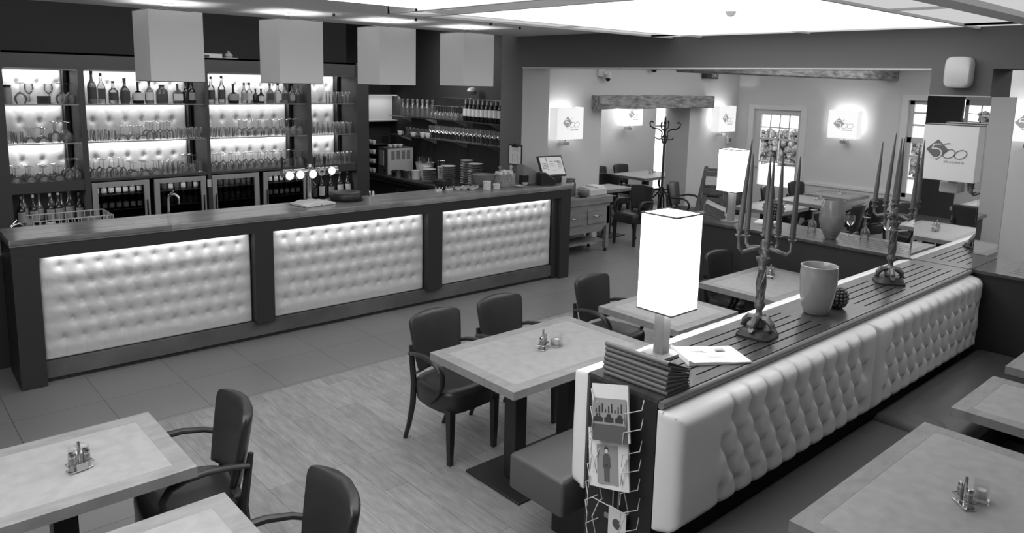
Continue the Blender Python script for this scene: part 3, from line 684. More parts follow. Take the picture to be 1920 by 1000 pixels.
# bottles on the top shelf
def big(name, label, x, h, r, m, lab, z=2.034, y=8.33, **k):
    t = thing(name, label, 'bottle', (x, y, z)); bottle_mesh(t, 0, h, r, m, lab=lab, **k); return t
TS = [
 (1.872, .320, .042, 'bottle_mid', 'label_dark', 'tall grey bottle with dark neck, first in the second bay', {}),
 (1.955, .300, .038, 'bottle_clear', 'label_dark', 'tall square bottle with a slanted band, second in the second bay', dict(square=True)),
 (2.062, .225, .046, 'bottle_clear', 'label_dark', 'squat clear bottle with a large dark label in the second bay', dict(nr=.3)),
 (2.168, .255, .044, 'bottle_amber', 'label_dark', 'round shouldered bottle with a shield label, fourth in the second bay', dict(bulge=.1)),
 (2.292, .225, .056, 'bottle_dark', 'label_white', 'bulbous dark bottle with a framed label near the box lamp', dict(bulge=.05, shoulder=.5, nr=.22)),
 (2.400, .235, .044, 'bottle_mid', 'label_white', 'clear bottle half hidden below the box lamp, pale label', {}),
 (2.522, .195, .058, 'bottle_amber', 'label_dark', 'wide square bottle with a flat dark cap', dict(square=True, shoulder=.75, nr=.45)),
 (2.680, .205, .050, 'bottle_amber', 'label_white', 'square brown bottle with a narrow neck, right part of the second bay', dict(square=True, shoulder=.62, nr=.24)),
 (2.765, .235, .036, 'bottle_dark', None, 'black bottle tucked behind the black cream liqueur bottle', {}),
 (2.825, .235, .040, 'bottle_dark', 'label_mid', 'black sloping bottle with a white emblem at the end of the second bay', dict(bulge=.05)),
 (3.03, .290, .040, 'bottle_clear', 'label_dark', 'tall clear bottle with dark label at the left of the third bay', {}),
 (3.145, .300, .040, 'bottle_clear', 'label_dark', 'clear bottle with diamond shaped dark emblem in the third bay', {}),
 (3.272, .215, .058, 'bottle_dark', 'label_mid', 'dark flask shaped bottle with sloping shoulders', dict(shoulder=.5, nr=.22, bulge=.05)),
 (3.395, .230, .034, 'bottle_clear', 'label_mid', 'narrow clear bottle with square black stopper, left one of a pair', {}),
 (3.455, .230, .034, 'bottle_clear', 'label_white', 'narrow clear bottle with square black stopper, right one of a pair', {}),
 (3.525, .165, .030, 'bottle_dark', None, 'small black bottle behind the diamond labelled one', {}),
 (3.59, .165, .038, 'bottle_dark', 'label_white', 'small dark bottle with a star shaped pale label', {}),
 (3.695, .225, .042, 'bottle_mid', 'label_dark', 'broad bottle with dark foot label beneath the second box lamp', {}),
 (3.79, .225, .042, 'bottle_clear', 'label_white', 'clear bottle with tall white label beneath the second box lamp', {}),
 (3.875, .225, .038, 'bottle_mid', 'label_dark', 'slim bottle with banded dark label under the box lamp edge', {}),
 (3.965, .20, .038, 'bottle_amber', 'label_mid', 'grey bottle with rounded shoulders near the end of the third bay', {}),
 (4.040, .20, .034, 'bottle_amber', 'label_dark', 'last slim bottle against the right side of the third bay', {})]
mat('label_mid', 150, .6)
for x, h, r, m, lb_, l, k in TS: big('spirit_bottle', l, x, h, r, m, lb_, **k)
# bottles in the dark niches
for k, (x, h) in enumerate(((1.20, .30), (1.24, .33), (1.30, .31), (1.37, .30), (1.44, .31), (1.47, .33), (1.51, .32), (1.56, .29), (1.60, .34), (1.64, .32), (1.69, .30))):
    big('spirit_bottle', '%s dark bottle from the left in the niche behind the wire basket' % ('first second third fourth fifth sixth seventh eighth ninth tenth eleventh'.split()[k]), x, h, .036, ('bottle_dark', 'bottle_amber')[k % 2], 'label_mid', z=.87, y=8.30+.12*(k % 2))
for k, (x, h, lab_) in enumerate(((4.20, .30, 'label_dark'), (4.30, .33, 'label_white'), (4.43, .31, 'label_mid'), (4.55, .34, 'label_white'), (4.66, .34, 'label_white'))):
    big('spirit_bottle', '%s dark bottle from the left in the niche right of the beer tower' % ('first second third fourth fifth'.split()[k]), x, h, .042, 'bottle_dark', lab_, z=.87, y=8.30)
area('niche_glow', (4.43, YF+.06, 1.19), (4.43, 8.3, .9), .4, .03, .5); area('niche_glow', (1.43, YF+.06, 1.18), (1.43, 8.3, .9), .4, .03, .5)
o = thing('storage_tin', 'round dark tin at the left end of the top shelf of the first bay', 'tin', (1.165, 8.33, 2.034))
MB().lathe([(.038, 0), (.04, .01), (.04, .14), (.036, .15)], 16).build('body', 'label_mid', o); MB().lathe([(.037, .15), (.037, .175), (.0, .178)], 16).build('lid', 'cab_dark', o)
o = thing('paper_box', 'flat pale box on top of the bottle cabinet between the first two box lamps', 'box', (3.02, 8.36, 2.521)); B(-.12, .12, -.1, .1, 0, .045).build('body', 'box_white', o, smooth=False); B(-.12, -.02, -.102, -.1, .005, .03).build('print', 'ring_grey', o, smooth=False)
o = thing('ornament', 'small pale knobbed ornament on top of the bottle cabinet beside the flat box', 'ornament', (3.24, 8.34, 2.521)); MB().lathe([(0, 0), (.10, 0), (.10, .008), (.03, .01), (.045, .03), (.035, .05), (.012, .06), (.02, .075), (0, .085)], 14).build('body', 'plate_grey', o)
o = thing('picture_frame', 'small dark square frame among upturned glasses on the first bay top shelf', 'frame', (1.455, 8.30, 2.034))
MB().box(-.055, .055, 0, .03, 0, .075).build('frame', 'ring_grey', o, smooth=False); B(-.04, .03, -.002, 0, .012, .062).build('picture', 'black_plastic', o, smooth=False)

# ------------------------------------------------------------------ glasses
def glass_obj(name, cat, outer, seg=14):
    if len(outer) > 5: outer = [(r*1.1, z*1.13) for r, z in outer]
    mb = MB().lathe(outer, seg, cap=False); o = mb.build(name, 'glass_clear', sharp=80); o['category'] = cat; o['label'] = ''
    return o
GP = {
 'wine': glass_obj('wine_glass', 'glass', [(.0, 0), (.032, .001), (.030, .004), (.004, .008), (.0035, .075), (.012, .083), (.032, .105), (.036, .13), (.032, .165)]),
 'wine_down': glass_obj('wine_glass', 'glass', [(.032, 0), (.036, .035), (.032, .06), (.012, .082), (.0035, .09), (.004, .157), (.030, .161), (.032, .164), (0, .165)]),
 'balloon_down': glass_obj('balloon_glass', 'glass', [(.036, 0), (.048, .035), (.046, .06), (.02, .092), (.004, .10), (.004, .165), (.034, .170), (.035, .173), (0, .174)]),
 'coupe_down': glass_obj('coupe_glass', 'glass', [(.048, 0), (.049, .012), (.035, .04), (.010, .055), (.004, .06), (.004, .118), (.034, .124), (.035, .126), (0, .127)]),
 'tumbler': glass_obj('tumbler', 'glass', [(.0, 0), (.026, 0), (.028, .01), (.032, .11)]),
 'highball': glass_obj('highball_glass', 'glass', [(.0, .004), (.022, 0), (.023, .01), (.027, .135), (.0275, .138)]),
 #'flute': glass_obj('flute_glass', 'glass', [(0, 0), (.028, .001), (.004, .007), (.0035, .06), (.018, .085), (.024, .13), (.021, .19)]),
 'carafe': glass_obj('carafe', 'carafe', [(0, 0), (.036, 0), (.038, .02), (.036, .12), (.018, .17), (.016, .2), (.023, .225), (.02, .227)]),
}
bayn = ('first', 'second', 'third', 'fourth')
desc = {'wine': 'upright wine glass', 'wine_down': 'upturned stem glass', 'balloon_down': 'upturned balloon glass', 'coupe_down': 'upturned coupe glass', 'tumbler': 'small tumbler', 'highball': 'slim highball glass', 'flute': 'slender flute glass', 'carafe': 'clear carafe'}
def glasses(kind, xs, ys, z, where, group, jit=.006):
    nx, ny = len(xs), len(ys)
    side = nx <= 2 and ny > 3      # rows running along the side wall
    rows_ = ('front', 'rear') if min(nx, ny) == 2 or max(nx, ny) < 3 else ('front', 'middle', 'rear')
    for j, y in enumerate(ys):
        for i, x in enumerate(xs):
            a, r, n = (ny-1-j, i, ny) if side else (i, j, nx)
            pos = '' if n == 1 else (ORD[a]+' from the left, ')
            row = '' if (nx if side else ny) == 1 else (('front', 'rear') if (nx if side else ny) == 2 else ('front', 'middle', 'rear'))[r]+' row '
            place('g_'+kind, (x+random.uniform(-jit, jit), y+random.uniform(-jit, jit), z), desc[kind]+', '+pos+row+where, group, random.uniform(0, 3), GPX)
ORD = 'first second third fourth fifth sixth seventh eighth ninth tenth eleventh twelfth thirteenth fourteenth fifteenth sixteenth seventeenth'.split()
GPX = {'g_'+k: v for k, v in GP.items()}
def fr_(a, b_, n): return [a+(b_-a)*i/(n-1) for i in range(n)]
s1, s2, s3 = 2.035, 1.666, 1.301
ys2 = (8.29, 8.42); 
glasses('balloon_down', [1.27, 1.60, 1.68], (8.32,), s1, 'on first bay top shelf', 'first bay top glasses')
glasses('wine', [1.36, 1.52], (8.42,), s1, 'on first bay top shelf', 'first bay top stems')
glasses('tumbler', [1.16, 1.235], ys2, s2, 'left on first bay middle shelf', 'first bay tumblers')
glasses('coupe_down', [1.32, 1.43], (8.30, 8.41), s2, 'on first bay middle shelf', 'first bay coupes')
glasses('balloon_down', [1.53, 1.63], (8.30, 8.41), s2, 'on the first bay middle shelf', 'first bay balloon glasses')
glasses('coupe_down', fr_(1.18, 1.52, 4), (8.27, 8.38, 8.49), s3, 'on the first bay sill', 'first bay sill coupes')
glasses('balloon_down', [1.62, 1.69], (8.28, 8.40), s3, 'right on the first bay sill', 'first bay sill balloons')
glasses('tumbler', fr_(1.83, 2.02, 4), ys2, s2, 'left on second bay middle shelf', 'second bay tumblers')
glasses('coupe_down', fr_(2.12, 2.3, 3), (8.29, 8.41), s2, 'on the second bay middle shelf', 'second bay coupes')
glasses('wine_down', fr_(2.37, 2.58, 4), ys2, s2, 'on the second bay middle shelf', 'second bay stems')
glasses('tumbler', fr_(2.66, 2.87, 4), ys2, s2, 'right on second bay middle shelf', 'second bay right tumblers')
glasses('wine_down', fr_(1.83, 2.10, 4), (8.27, 8.42), s3, 'left on the second bay sill', 'second bay sill stems')
glasses('coupe_down', fr_(2.20, 2.42, 3), (8.27, 8.39), s3, 'on the second bay sill', 'second bay sill coupes')
glasses('highball', fr_(2.50, 2.66, 4), ys2, s3, 'on the second bay sill', 'second bay sill highballs')
glasses('wine_down', fr_(2.72, 2.80, 2), ys2, s3, 'right on the second bay sill', 'second bay sill right stems')
glasses('tumbler', [2.87], ys2, s3, 'in the second bay sill corner', 'second bay sill corner tumblers')
glasses('tumbler', fr_(3.00, 3.27, 5), (8.28, 8.38), s2, 'left on third bay middle shelf', 'third bay tumblers')
glasses('wine_down', fr_(3.36, 4.03, 9), (8.28, 8.42), s2, 'on the third bay middle shelf', 'third bay stems')
glasses('wine_down', fr_(3.00, 4.03, 13), (8.28, 8.42), s3, 'on the third bay sill', 'third bay sill stems')
glasses('highball', fr_(4.40, 4.68, 6), (8.30,), s1, 'on fourth bay top shelf', 'fourth bay top highballs')
glasses('highball', fr_(4.18, 4.69, 9), (8.30, 8.42), s2, 'on the fourth bay middle shelf', 'fourth bay middle highballs')
glasses('highball', fr_(4.18, 4.69, 9), (8.30,), s3, 'on the fourth bay sill', 'fourth bay sill highballs')
glasses('tumbler', fr_(4.20, 4.68, 7), (8.42,), s3, 'behind on the fourth bay sill', 'fourth bay sill tumblers')

# ================================================================== dark side wall: glass shelves, back counter
def wall_shelf(z, y0, y1, label):
    t = thing('wall_shelf', label, 'shelf', (6.27, y0, z-.012)); B(0, .228, 0, y1-y0, 0, .012).build('board', 'glass_shelf', t, smooth=False)
    B(-.004, 0, 0, y1-y0, 0, .012).build('front_edge', 'steel', t, smooth=False)
    for yy in (.25, .98, 1.7, 2.35):
        if yy < y1-y0-.1: MB().prism([(0.0, -.002), (.226, -.002), (.226, -.085), (.15, -.055), (.06, -.02)], 'y', yy, yy+.02).build('bracket', 'grey_plastic', t, smooth=False)
    return t
wall_shelf(2.10, 7.25, 8.7, 'short top shelf on the dark wall carrying a stemmed dessert bowl')
wall_shelf(1.795, 7.25, 9.9, 'shelf on the dark wall with carafes, stemmed glasses and nine wine bottles')
wall_shelf(1.505, 7.25, 9.9, 'lower shelf on the dark wall with cups and many stemmed glasses')
glasses('carafe', [6.35, 6.44], fr_(8.98, 9.62, 6), 1.796, 'on the upper dark wall shelf', 'carafes on the dark wall shelf')
glasses('wine_down', [6.33, 6.43], fr_(8.27, 8.85, 7), 1.796, 'left of the wine bottles', 'stems beside the wine bottles')
glasses('wine', [6.33, 6.43], fr_(7.36, 8.85, 17), 1.506, 'on the lower dark wall shelf', 'stems on the lower wall shelf')
glasses('tumbler', [6.44], fr_(9.1, 9.6, 6), 1.506, 'behind the wall shelf cups', 'tumblers on the lower wall shelf')
mat('wine_bottle', 26, .15)
wb = thing('wine_bottle', '', 'bottle', group='wine bottles on the dark wall shelf')
bottle_mesh(wb, 0, .30, .037, 'wine_bottle', lab=None, cap='white_plastic', shoulder=.68, nr=.34)
mb = MB(); mb.lathe([(.0378, .07), (.0378, .17)], 16, cap=False); mb.build('paper_label', 'label_white', wb)
MB().lathe([(.0145, .235), (.0145, .302), (.012, .303)], 12).build('foil', 'plate_grey', wb)
for k, y in enumerate((8.11, 8.02, 7.93, 7.84, 7.75, 7.66, 7.57, 7.48, 7.39)):
    l = 'dark wine bottle with white label, %s from the left in the row of nine' % 'first second third fourth fifth sixth seventh eighth ninth'.split()[k]
    if k == 0: wb.location = (6.37, y, 1.795); wb['label'] = l
    else: dup(wb, (6.37, y, 1.795), .1, l, 'wine bottles on the dark wall shelf')
o = thing('dessert_bowl', 'stemmed dessert bowl heaped pale, alone on the top wall shelf under the right box lamp', 'bowl', (6.37, 7.98, 2.10))
MB().lathe([(.045, 0), (.04, .006), (.008, .012), (.008, .04), (.05, .06), (.07, .10)], 16, cap=False).build('bowl', 'glass_clear', o)
MB().lathe([(.0, .06), (.05, .068), (.07, .105), (.055, .14), (.0, .155)], 12).build('contents', 'plate_grey', o)
def cup(loc, label, r=.042, h=.06, m='porcelain', handle=True, rz=0, cat='cup', name='cup'):
    o = thing(name, label, cat, loc, rz)
    MB().lathe([(.0, 0), (r*.55, 0), (r*.6, .004), (r*.9, h*.5), (r, h), (r*.93, h), (r*.82, h*.5), (r*.5, .008), (0, .008)], 16, cap=False).build('cup_body', m, o)
    if handle: MB().tube([(r*.85, 0, h*.8), (r*1.4, 0, h*.75), (r*1.4, 0, h*.35), (r*.8, 0, h*.25)], .004, 6).build('handle', m, o)
    return o
cup((6.30, 9.62, 1.506), 'white cup at the far left of the lower wall shelf'); cup((6.31, 9.28, 1.506), 'white cup in front of the tumblers on the lower wall shelf', .05)
cup((6.31, 9.03, 1.506), 'white cup with a round emblem on the lower wall shelf', .05, .075); cup((6.32, 8.92, 1.506), 'plain white cup left of the long row of stems', .045, .075)
o = thing('wall_cupboard', 'pale lit cupboard niche at the far end of the wall of glasses', 'cupboard', (5.75, 10.0, 1.72))
MB().box(0, .07, 0, .18, 0, .36).build('door', 'white_plastic', o, smooth=False); MB().box(.07, .75, .15, .18, -.02, .36).box(.07, .75, 0, .18, -.03, -.01).box(.07, .75, 0, .15, .36, .38).build('body', 'plaster_grey', o, smooth=False)
area('niche_lamp', (6.2, 9.95, 2.07), (6.2, 10.1, 1.7), .6, .05, 1.6)
area('shelf_fill_light', (5.7, 8.4, 2.75), (6.35, 8.4, 1.5), .4, 1.6, 20)  # added light without a fixture, brightens bottles and glasses on the dark wall

bc = thing('back_counter', 'dark counter along the side wall stacked with pans, tubs and plates', 'counter', (5.83, 7.25, 0))
B(0, .66, 0, 2.75, .90, .94).build('top', 'cab_dark', bc, smooth=False); B(.04, .66, 0, 2.75, 0, .90).build('body', 'black_plastic', bc, smooth=False)
MB().box(.005, .03, .8, 2.7, .86, .885).box(.005, .03, 2.66, 2.69, .3, .86).build('steel_trim', 'steel', bc, smooth=False)
d = MB().box(0, .035, 1.15, 1.75, .25, .80).build('drawer', 'cab_dark', bc, smooth=False); MB().box(-.006, 0, 1.15, 1.75, .785, .80).box(-.006, 0, 1.735, 1.75, .25, .79).build('steel_rim', 'steel', d, smooth=False)
MB().tube([(-.03, 1.2, .70), (-.03, 1.6, .70)], .007, 6).build('handle', 'chrome', d)
o = thing('coffee_machine', 'steel boxy machine with vent slots at the far end of the back counter', 'machine', (5.91, 9.37, .94))
MB().box(0, .46, 0, .24, 0, .40).build('body', 'cab', o, smooth=False)
B(.012, .45, -.006, 0, .01, .39).build('side_panel', 'plate_grey', o, smooth=False)
mb = MB()
for r in range(12):
    for c in range(4): mb.box(.07+c*.09, .13+c*.09, -.008, -.006, .23+r*.011, .235+r*.011)
mb.build('vents', 'ring_grey', o, smooth=False)
MB().lathe([(.018, 0), (.018, .01), (0, .012)], 12, mtx=Matrix.Translation((0, .06, .08)) @ Matrix.Rotation(-PI/2, 4, 'Y')).build('knob', 'black_plastic', o)
B(-.012, 0, .08, .18, .14, .36).build('front_panel', 'grey_plastic', o, smooth=False)
for k, (x, y) in enumerate(((6.0, 9.42), (6.10, 9.44), (6.17, 9.41))): cup((x, y, 1.341), '%s white cup on top of the steel machine' % ('left', 'middle', 'right')[k], .04, .045, handle=False)
for k, (y, z) in enumerate(((9.80, .94), (9.80, 1.05), (9.80, 1.16), (9.80, 1.27))):
    pass
o = thing('cup_rack', 'dark rack full of white cups at the far end of the back counter', 'rack', (5.86, 9.68, .94))
for k in range(4): B(0, .3, 0, .22, .14*k, .14*k+.012).build('tier', 'black_plastic', o, smooth=False)
MB().box(.28, .3, 0, .22, 0, .55).box(0, .3, .2, .22, 0, .55).build('frame', 'black_plastic', o, smooth=False)
for r in range(4):
    for c in range(3): cup((5.90, 9.71+.07*c, .94+.012+.14*r), 'white cup, %s from the left on the %s tier of the dark rack' % (('third', 'second', 'first')[c], ('bottom', 'second', 'third', 'top')[r]), .032, .06, handle=False)
def pan(loc, r, h, label, m='chrome', name='pan', cat='pan'):
    o = thing(name, label, cat, loc); MB().lathe([(0, 0), (r, 0), (r, h), (r*1.03, h+.003), (r*.97, h), (r*.96, .01), (0, .01)], 24, cap=False).build('bowl', m, o, sharp=50)
    MB().tube([(-r*.98, -.01, h*.8), (-r*1.35, -.01, h*.95)], .007, 6).build('handle', 'black_plastic', o); return o
pan((5.98, 9.18, .94), .10, .085, 'shiny steel pan left, in front of the coffee machine'); pan((6.05, 8.98, .94), .095, .085, 'shiny steel pan right, next to the pale round tubs')
def tub(loc, r, h, label): 
    o = thing('round_tub', label, 'tub', loc); MB().lathe([(0, 0), (r*.95, 0), (r, h*.95), (r*1.04, h*.95), (r*1.04, h), (r*.95, h), (0, h-.004)], 20).build('body', 'white_plastic', o); return o
tub((6.03, 8.80, .94), .062, .13, 'pale round tub, the lower one beside the steel pans'); tub((6.14, 8.70, .94), .065, .19, 'pale round tub, the taller one by the plate stacks')
o = thing('cutlery_tub', 'clear tub bristling with cutlery behind the steel pans', 'tub', (6.36, 9.05, .94))
MB().lathe([(0, 0), (.11, 0), (.14, .2), (.145, .2)], 20, cap=False).build('tub', 'white_plastic', o)
mb = MB()
for k in range(26):
    a = random.uniform(0, 6.28); q = random.uniform(0, .09); p = (q*math.cos(a), q*math.sin(a)); mb.tube([(p[0], p[1], .08), (p[0]*1.5, p[1]*1.5, .26)], .006, 5).ball((p[0]*1.5, p[1]*1.5, .27), .013, 6)
mb.build('cutlery', 'chrome', o); o.children[-1]['kind'] = 'stuff'
o = thing('cutlery_tub', 'small tub of cutlery just left of the tall plate stacks', 'tub', (6.36, 8.62, .94))
MB().lathe([(0, 0), (.06, 0), (.075, .18)], 16, cap=False).build('tub', 'white_plastic', o)
mb = MB()
for k in range(14):
    a = random.uniform(0, 6.28); q = random.uniform(0, .045); p = (q*math.cos(a), q*math.sin(a)); mb.tube([(p[0], p[1], .08), (p[0]*1.6, p[1]*1.6, .25)], .006, 5).ball((p[0]*1.6, p[1]*1.6, .26), .012, 6)
mb.build('cutlery', 'chrome', o); o.children[-1]['kind'] = 'stuff'
def plates(x, y, n, r, where, z=.94, dz=.024):
    t0 = None
    for k in range(n):
        l = 'grey plate, number %d from the bottom of the %s' % (k+1, where)
        l = 'grey plate, %s of the %s' % ((['bottom one'] + ['%s up' % w for w in 'second third fourth fifth sixth seventh eighth ninth tenth'.split()])[k] if k < n-1 else 'topmost', where)
        o = MB().lathe([(0, 0), (r*.6, 0), (r, dz*.75), (r*1.0, dz*.85), (r*.6, dz*.25), (0, dz*.25)], 22, cap=False).build('plate', 'plate_grey', loc=(x+random.uniform(-.004, .004), y+random.uniform(-.004, .004), z+k*dz)) if t0 is None else t0.copy()
        if t0 is not None: C.objects.link(o); o.location = (x+random.uniform(-.005, .005), y+random.uniform(-.005, .005), z+k*dz)
        t0 = o; tag(o, l, 'plate', 'plates in the '+where)
plates(5.98, 8.42, 8, .098, 'low plate stack beside the tall round tub'); plates(6.10, 8.21, 10, .095, 'second plate stack'); plates(5.98, 7.98, 10, .105, 'tall plate stack above the dark bowl', dz=.028)
plates(6.30, 7.98, 10, .09, 'rearmost plate stack', dz=.034); plates(6.24, 7.72, 10, .105, 'right plate stack behind the large bowl', dz=.032)

# ================================================================== on the bar
def onbar(x, y, z=1.141): p = bw(x, y, z); return (p.x, p.y, z)
t = thing('beer_tower', 'chrome beer tower with five round glowing badges and black tap handles', 'beer tap', (3.385, 6.78, 1.14))
MB().lathe([(.05, 0), (.05, .01), (.034, .014), (.034, .33), (.038, .335), (.03, .36), (0, .365)], 20).build('column', 'chrome', t)
MB().lathe([(.04, -.28), (.04, .30)], 18, mtx=Matrix.Translation((0, 0, .285)) @ Matrix.Rotation(PI/2, 4, 'Y')).build('crossbar', 'chrome', t)
for k, (bx, r, bz) in enumerate(((-.235, .04, .27), (-.125, .04, .272), (.005, .04, .27), (.10, .036, .285), (.21, .038, .29))):
    b_ = MB().lathe([(r+.006, 0), (r+.006, .02), (r+.002, .026), (r, .024), (r, .0)], 24, mtx=Matrix.Translation((bx, -.05, bz)) @ Matrix.Rotation(PI/2, 4, 'X')).build('badge_ring', 'chrome', t)
    MB().lathe([(r, 0), (r, .004), (0, .006)], 24, mtx=Matrix.Translation((bx, -.072, bz)) @ Matrix.Rotation(PI/2, 4, 'X')).build('glowing_badge', 'tap_glow' if k != 3 else 'white_plastic', b_)
    if k == 3: MB().prism([(bx-.022, bz-.006), (bx+.022, bz-.006), (bx+.022, bz+.01), (bx, bz+.018), (bx-.022, bz+.01)], 'y', -.0795, -.0785).prism([(bx-.018, bz-.014), (bx+.018, bz-.014), (bx, bz-.026)], 'y', -.0795, -.0785).build('emblem', 'label_dark', b_, smooth=False)
    hx = bx-.05
    MB().lathe([(.006, 0), (.007, .03), (.012, .045), (.015, .11), (.011, .115), (0, .116)], 12, (hx, -.02, .318)).build('tap_handle', 'black_plastic', t)
t = thing('open_book', 'open notebook with pale pages lying on the bar', 'book', (3.31, 6.56, 1.141), .15)
for s in (-1, 1):
    R = []
    for i in range(9):
        u = i/8; x = s*(.003+.165*u); h = .024+.014*math.sin(PI*min(u*1.4, 1))*(1-u*.5)-.006*u
        R.append([(x, -.13, 0.002), (x, .13, .002), (x, .13, h), (x, -.13, h)])
    MB().loft(R).build('pages', 'paper_white', t, sharp=50)
B(-.175, .175, -.135, .135, 0, .002).build('cover', 'black_plastic', t, smooth=False)
MB().tube([(0, -.1, .012), (.005, -.14, .008), (0, -.17, .003)], .002, 4).build('ribbon', 'black_plastic', t)
t = thing('cake_tray', 'round dark cork pad stack on a black tray beside the open book', 'tray', (3.70, 6.63, 1.141))
MB().lathe([(0, 0), (.175, 0), (.185, .012), (.178, .012), (.17, .005), (0, .005)], 36, cap=False).build('tray', 'black_plastic', t)
MB().lathe([(0, .006), (.155, .006), (.16, .02), (.157, .075), (.15, .08), (0, .08)], 36).build('pad', 'black_plastic', t, sharp=60)
t = thing('shaker', 'small pale shaker on the far side of the bar, left one of two', 'shaker', onbar(3.17, .44)); MB().lathe([(.0, 0), (.013, 0), (.013, .05), (.01, .058), (0, .06)], 12).build('body', 'chrome', t)
t = thing('shaker', 'small pale shaker on the far side of the bar, right one of two', 'shaker', onbar(3.21, .44)); MB().lathe([(.0, 0), (.013, 0), (.013, .045), (.01, .053), (0, .055)], 12).build('body', 'porcelain', t)
for k, (x, y) in enumerate(((3.98, .37), (4.12, .37))):
    t = thing('jewel_box', '%s small white block with a wire bracelet on the bar' % ('left', 'right')[k], 'box', onbar(x, y)); B(-.035, .035, -.02, .02, 0, .022).build('block', 'porcelain', t, smooth=False)
    MB().tube([(-.04+.008*i, .01*math.sin(i), .034+.012*math.sin(i*1.7)) for i in range(13)], .003, 5).build('wire', 'chrome', t)
t = thing('black_bowl', 'black round bowl half hidden behind the wire bracelets', 'bowl', onbar(4.13, .47)); t.location.y += .02
MB().lathe([(0, 0), (.06, 0), (.10, .05), (.105, .10), (.10, .10), (.09, .05), (0, .01)], 24, cap=False).build('bowl', 'black_plastic', t)
for k, (x, y) in enumerate(((4.22, .34), (4.29, .31), (4.35, .25), (4.42, .29), (4.34, .36))):
    o = cup(onbar(x, y), '%s small white snack dish in the cluster on the bar' % ('leftmost', 'second', 'front', 'rightmost', 'rear')[k], .045, .035, handle=False, name='snack_dish', cat='dish')
    MB().lathe([(0, .02), (.036, .022), (.03, .034), (0, .04)], 10).build('snacks', 'cork', o)
t = thing('mixing_bowl', 'large grey bowl with a pale rim standing on the bar', 'bowl', onbar(4.64, .41))
MB().lathe([(0, 0), (.06, 0), (.075, .012), (.125, .09), (.135, .135), (.14, .14), (.13, .14), (.115, .09), (0, .015)], 32, cap=False).build('bowl', 'pottery', t)
for k, (x, y, n) in enumerate(((4.53, .21, 5), (4.66, .20, 3))):
    nn = n
    for j in range(n):
        o = MB().lathe([(0, 0), (.044-.004*k, 0), (.044-.004*k, .016), (0, .018)], 18).build('coaster', 'paper_white', loc=onbar(x, y, 1.141+j*.019)); tag(o, 'round white coaster, %s in the %s pile' % (('lowest', 'second', 'third', 'fourth', 'fifth')[j], ('left', 'right')[k]), 'coaster', 'coaster piles')
t = thing('wicker_basket', 'rectangular pale wicker basket of rolled napkins on the bar', 'basket', onbar(4.88, .34), .2)
mb = MB()
for a in ((-.12, .12, -.075, -.069), (-.12, .12, .069, .075), (-.12, -.114, -.069, .069), (.114, .12, -.069, .069)): mb.box(a[0], a[1], a[2], a[3], 0, .135)
mb.box(-.12, .12, -.075, .075, 0, .006).build('weave', 'wicker', t, smooth=False)
mb = MB()
for k in range(16): mb.tube([(-.117+.0156*k, -.078, .0), (-.117+.0156*k, -.078, .135)], .004, 5)
mb.tube([(-.122, -.077, .137), (.122, -.077, .137), (.122, .077, .137), (-.122, .077, .137), (-.122, -.077, .137)], .006, 6).build('rim', 'wicker', t)
bx, by, bz = t.location
for k in range(9):
    o = MB().lathe([(0, 0), (.021, 0), (.023, .01), (.022, .055), (0, .06)], 12).build('rolled_napkin', 'paper_white', loc=(bx-.085+.08*(k % 3)+.01*(k//3), by-.045+.045*(k//3), bz+.11+(.02 if k == 4 else 0)))
    tag(o, 'rolled white napkin, %s of the %s row in the basket' % (('left', 'middle', 'right')[k % 3], ('front', 'centre', 'back')[k//3]), 'napkin', 'napkins in the basket')
t = thing('saucer', 'small white saucer with a twig in front of the basket', 'saucer', onbar(4.98, .18)); MB().lathe([(0, 0), (.03, 0), (.06, .012), (.03, .004), (0, .004)], 20, cap=False).build('dish', 'porcelain', t)
t = thing('napkin_dish', 'angled white dish between basket and card terminal', 'dish', onbar(5.12, .23)); MB().lathe([(0, 0), (.025, 0), (.05, .03), (.046, .03), (0, .006)], 4, cap=False).build('dish', 'porcelain', t, smooth=False)
for k in range(2):
    t = thing('pepper_mill', 'dark pepper mill behind the basket, %s' % ('left', 'right')[k], 'mill', onbar(4.93+.17*k, .47)); MB().lathe([(0, 0), (.02, 0), (.016, .08), (.02, .15), (.012, .17), (.02, .20), (.0, .22)], 14).build('body', ('grey_plastic', 'white_plastic')[k], t)
# till corner
t = thing('receipt_printer', 'grey receipt printer on the bar beneath the clipboard', 'printer', onbar(5.26, .34), -.15)
MB().prism([(-.11, 0), (.12, 0), (.12, .12), (.0, .19), (-.11, .24)], 'y', -.075, .09).build('body', 'grey_plastic', t, bevel=.006, smooth=False)
B(-.13, -.05, -.09, .0, .0, .11).build('paper_tray', 'black_plastic', t, bevel=.004, smooth=False)
t = thing('card_terminal', 'black card printer with sloped pale top beside the till screen', 'card terminal', onbar(5.36, .13), -.25)
MB().prism([(-.10, 0), (.10, 0), (.10, .06), (-.04, .15), (-.10, .15)], 'y', -.06, .06).build('body', 'black_plastic', t, bevel=.006, smooth=False)
MB().prism([(.095, .066), (.10, .068), (-.03, .152), (-.035, .15)], 'y', -.045, .05).build('lid', 'grey_plastic', t, smooth=False)
t = thing('till_screen', 'black till with a tilted bright touch screen at the end of the bar', 'till', onbar(5.55, .26), -.12)
MB().box(-.13, .13, -.07, .07, 0, .075).build('base', 'black_plastic', t, bevel=.012, smooth=False)
MB().tube([(0, .0, .06), (0, .03, .14)], .03, 10).build('neck', 'black_plastic', t)
sm = Matrix.Translation((0, -.02, .20)) @ Matrix.Rotation(math.radians(62), 4, 'X')
scn = MB().mbox(sm, .185, .135, .014).build('screen_housing', 'black_plastic', t, bevel=.008, smooth=False)
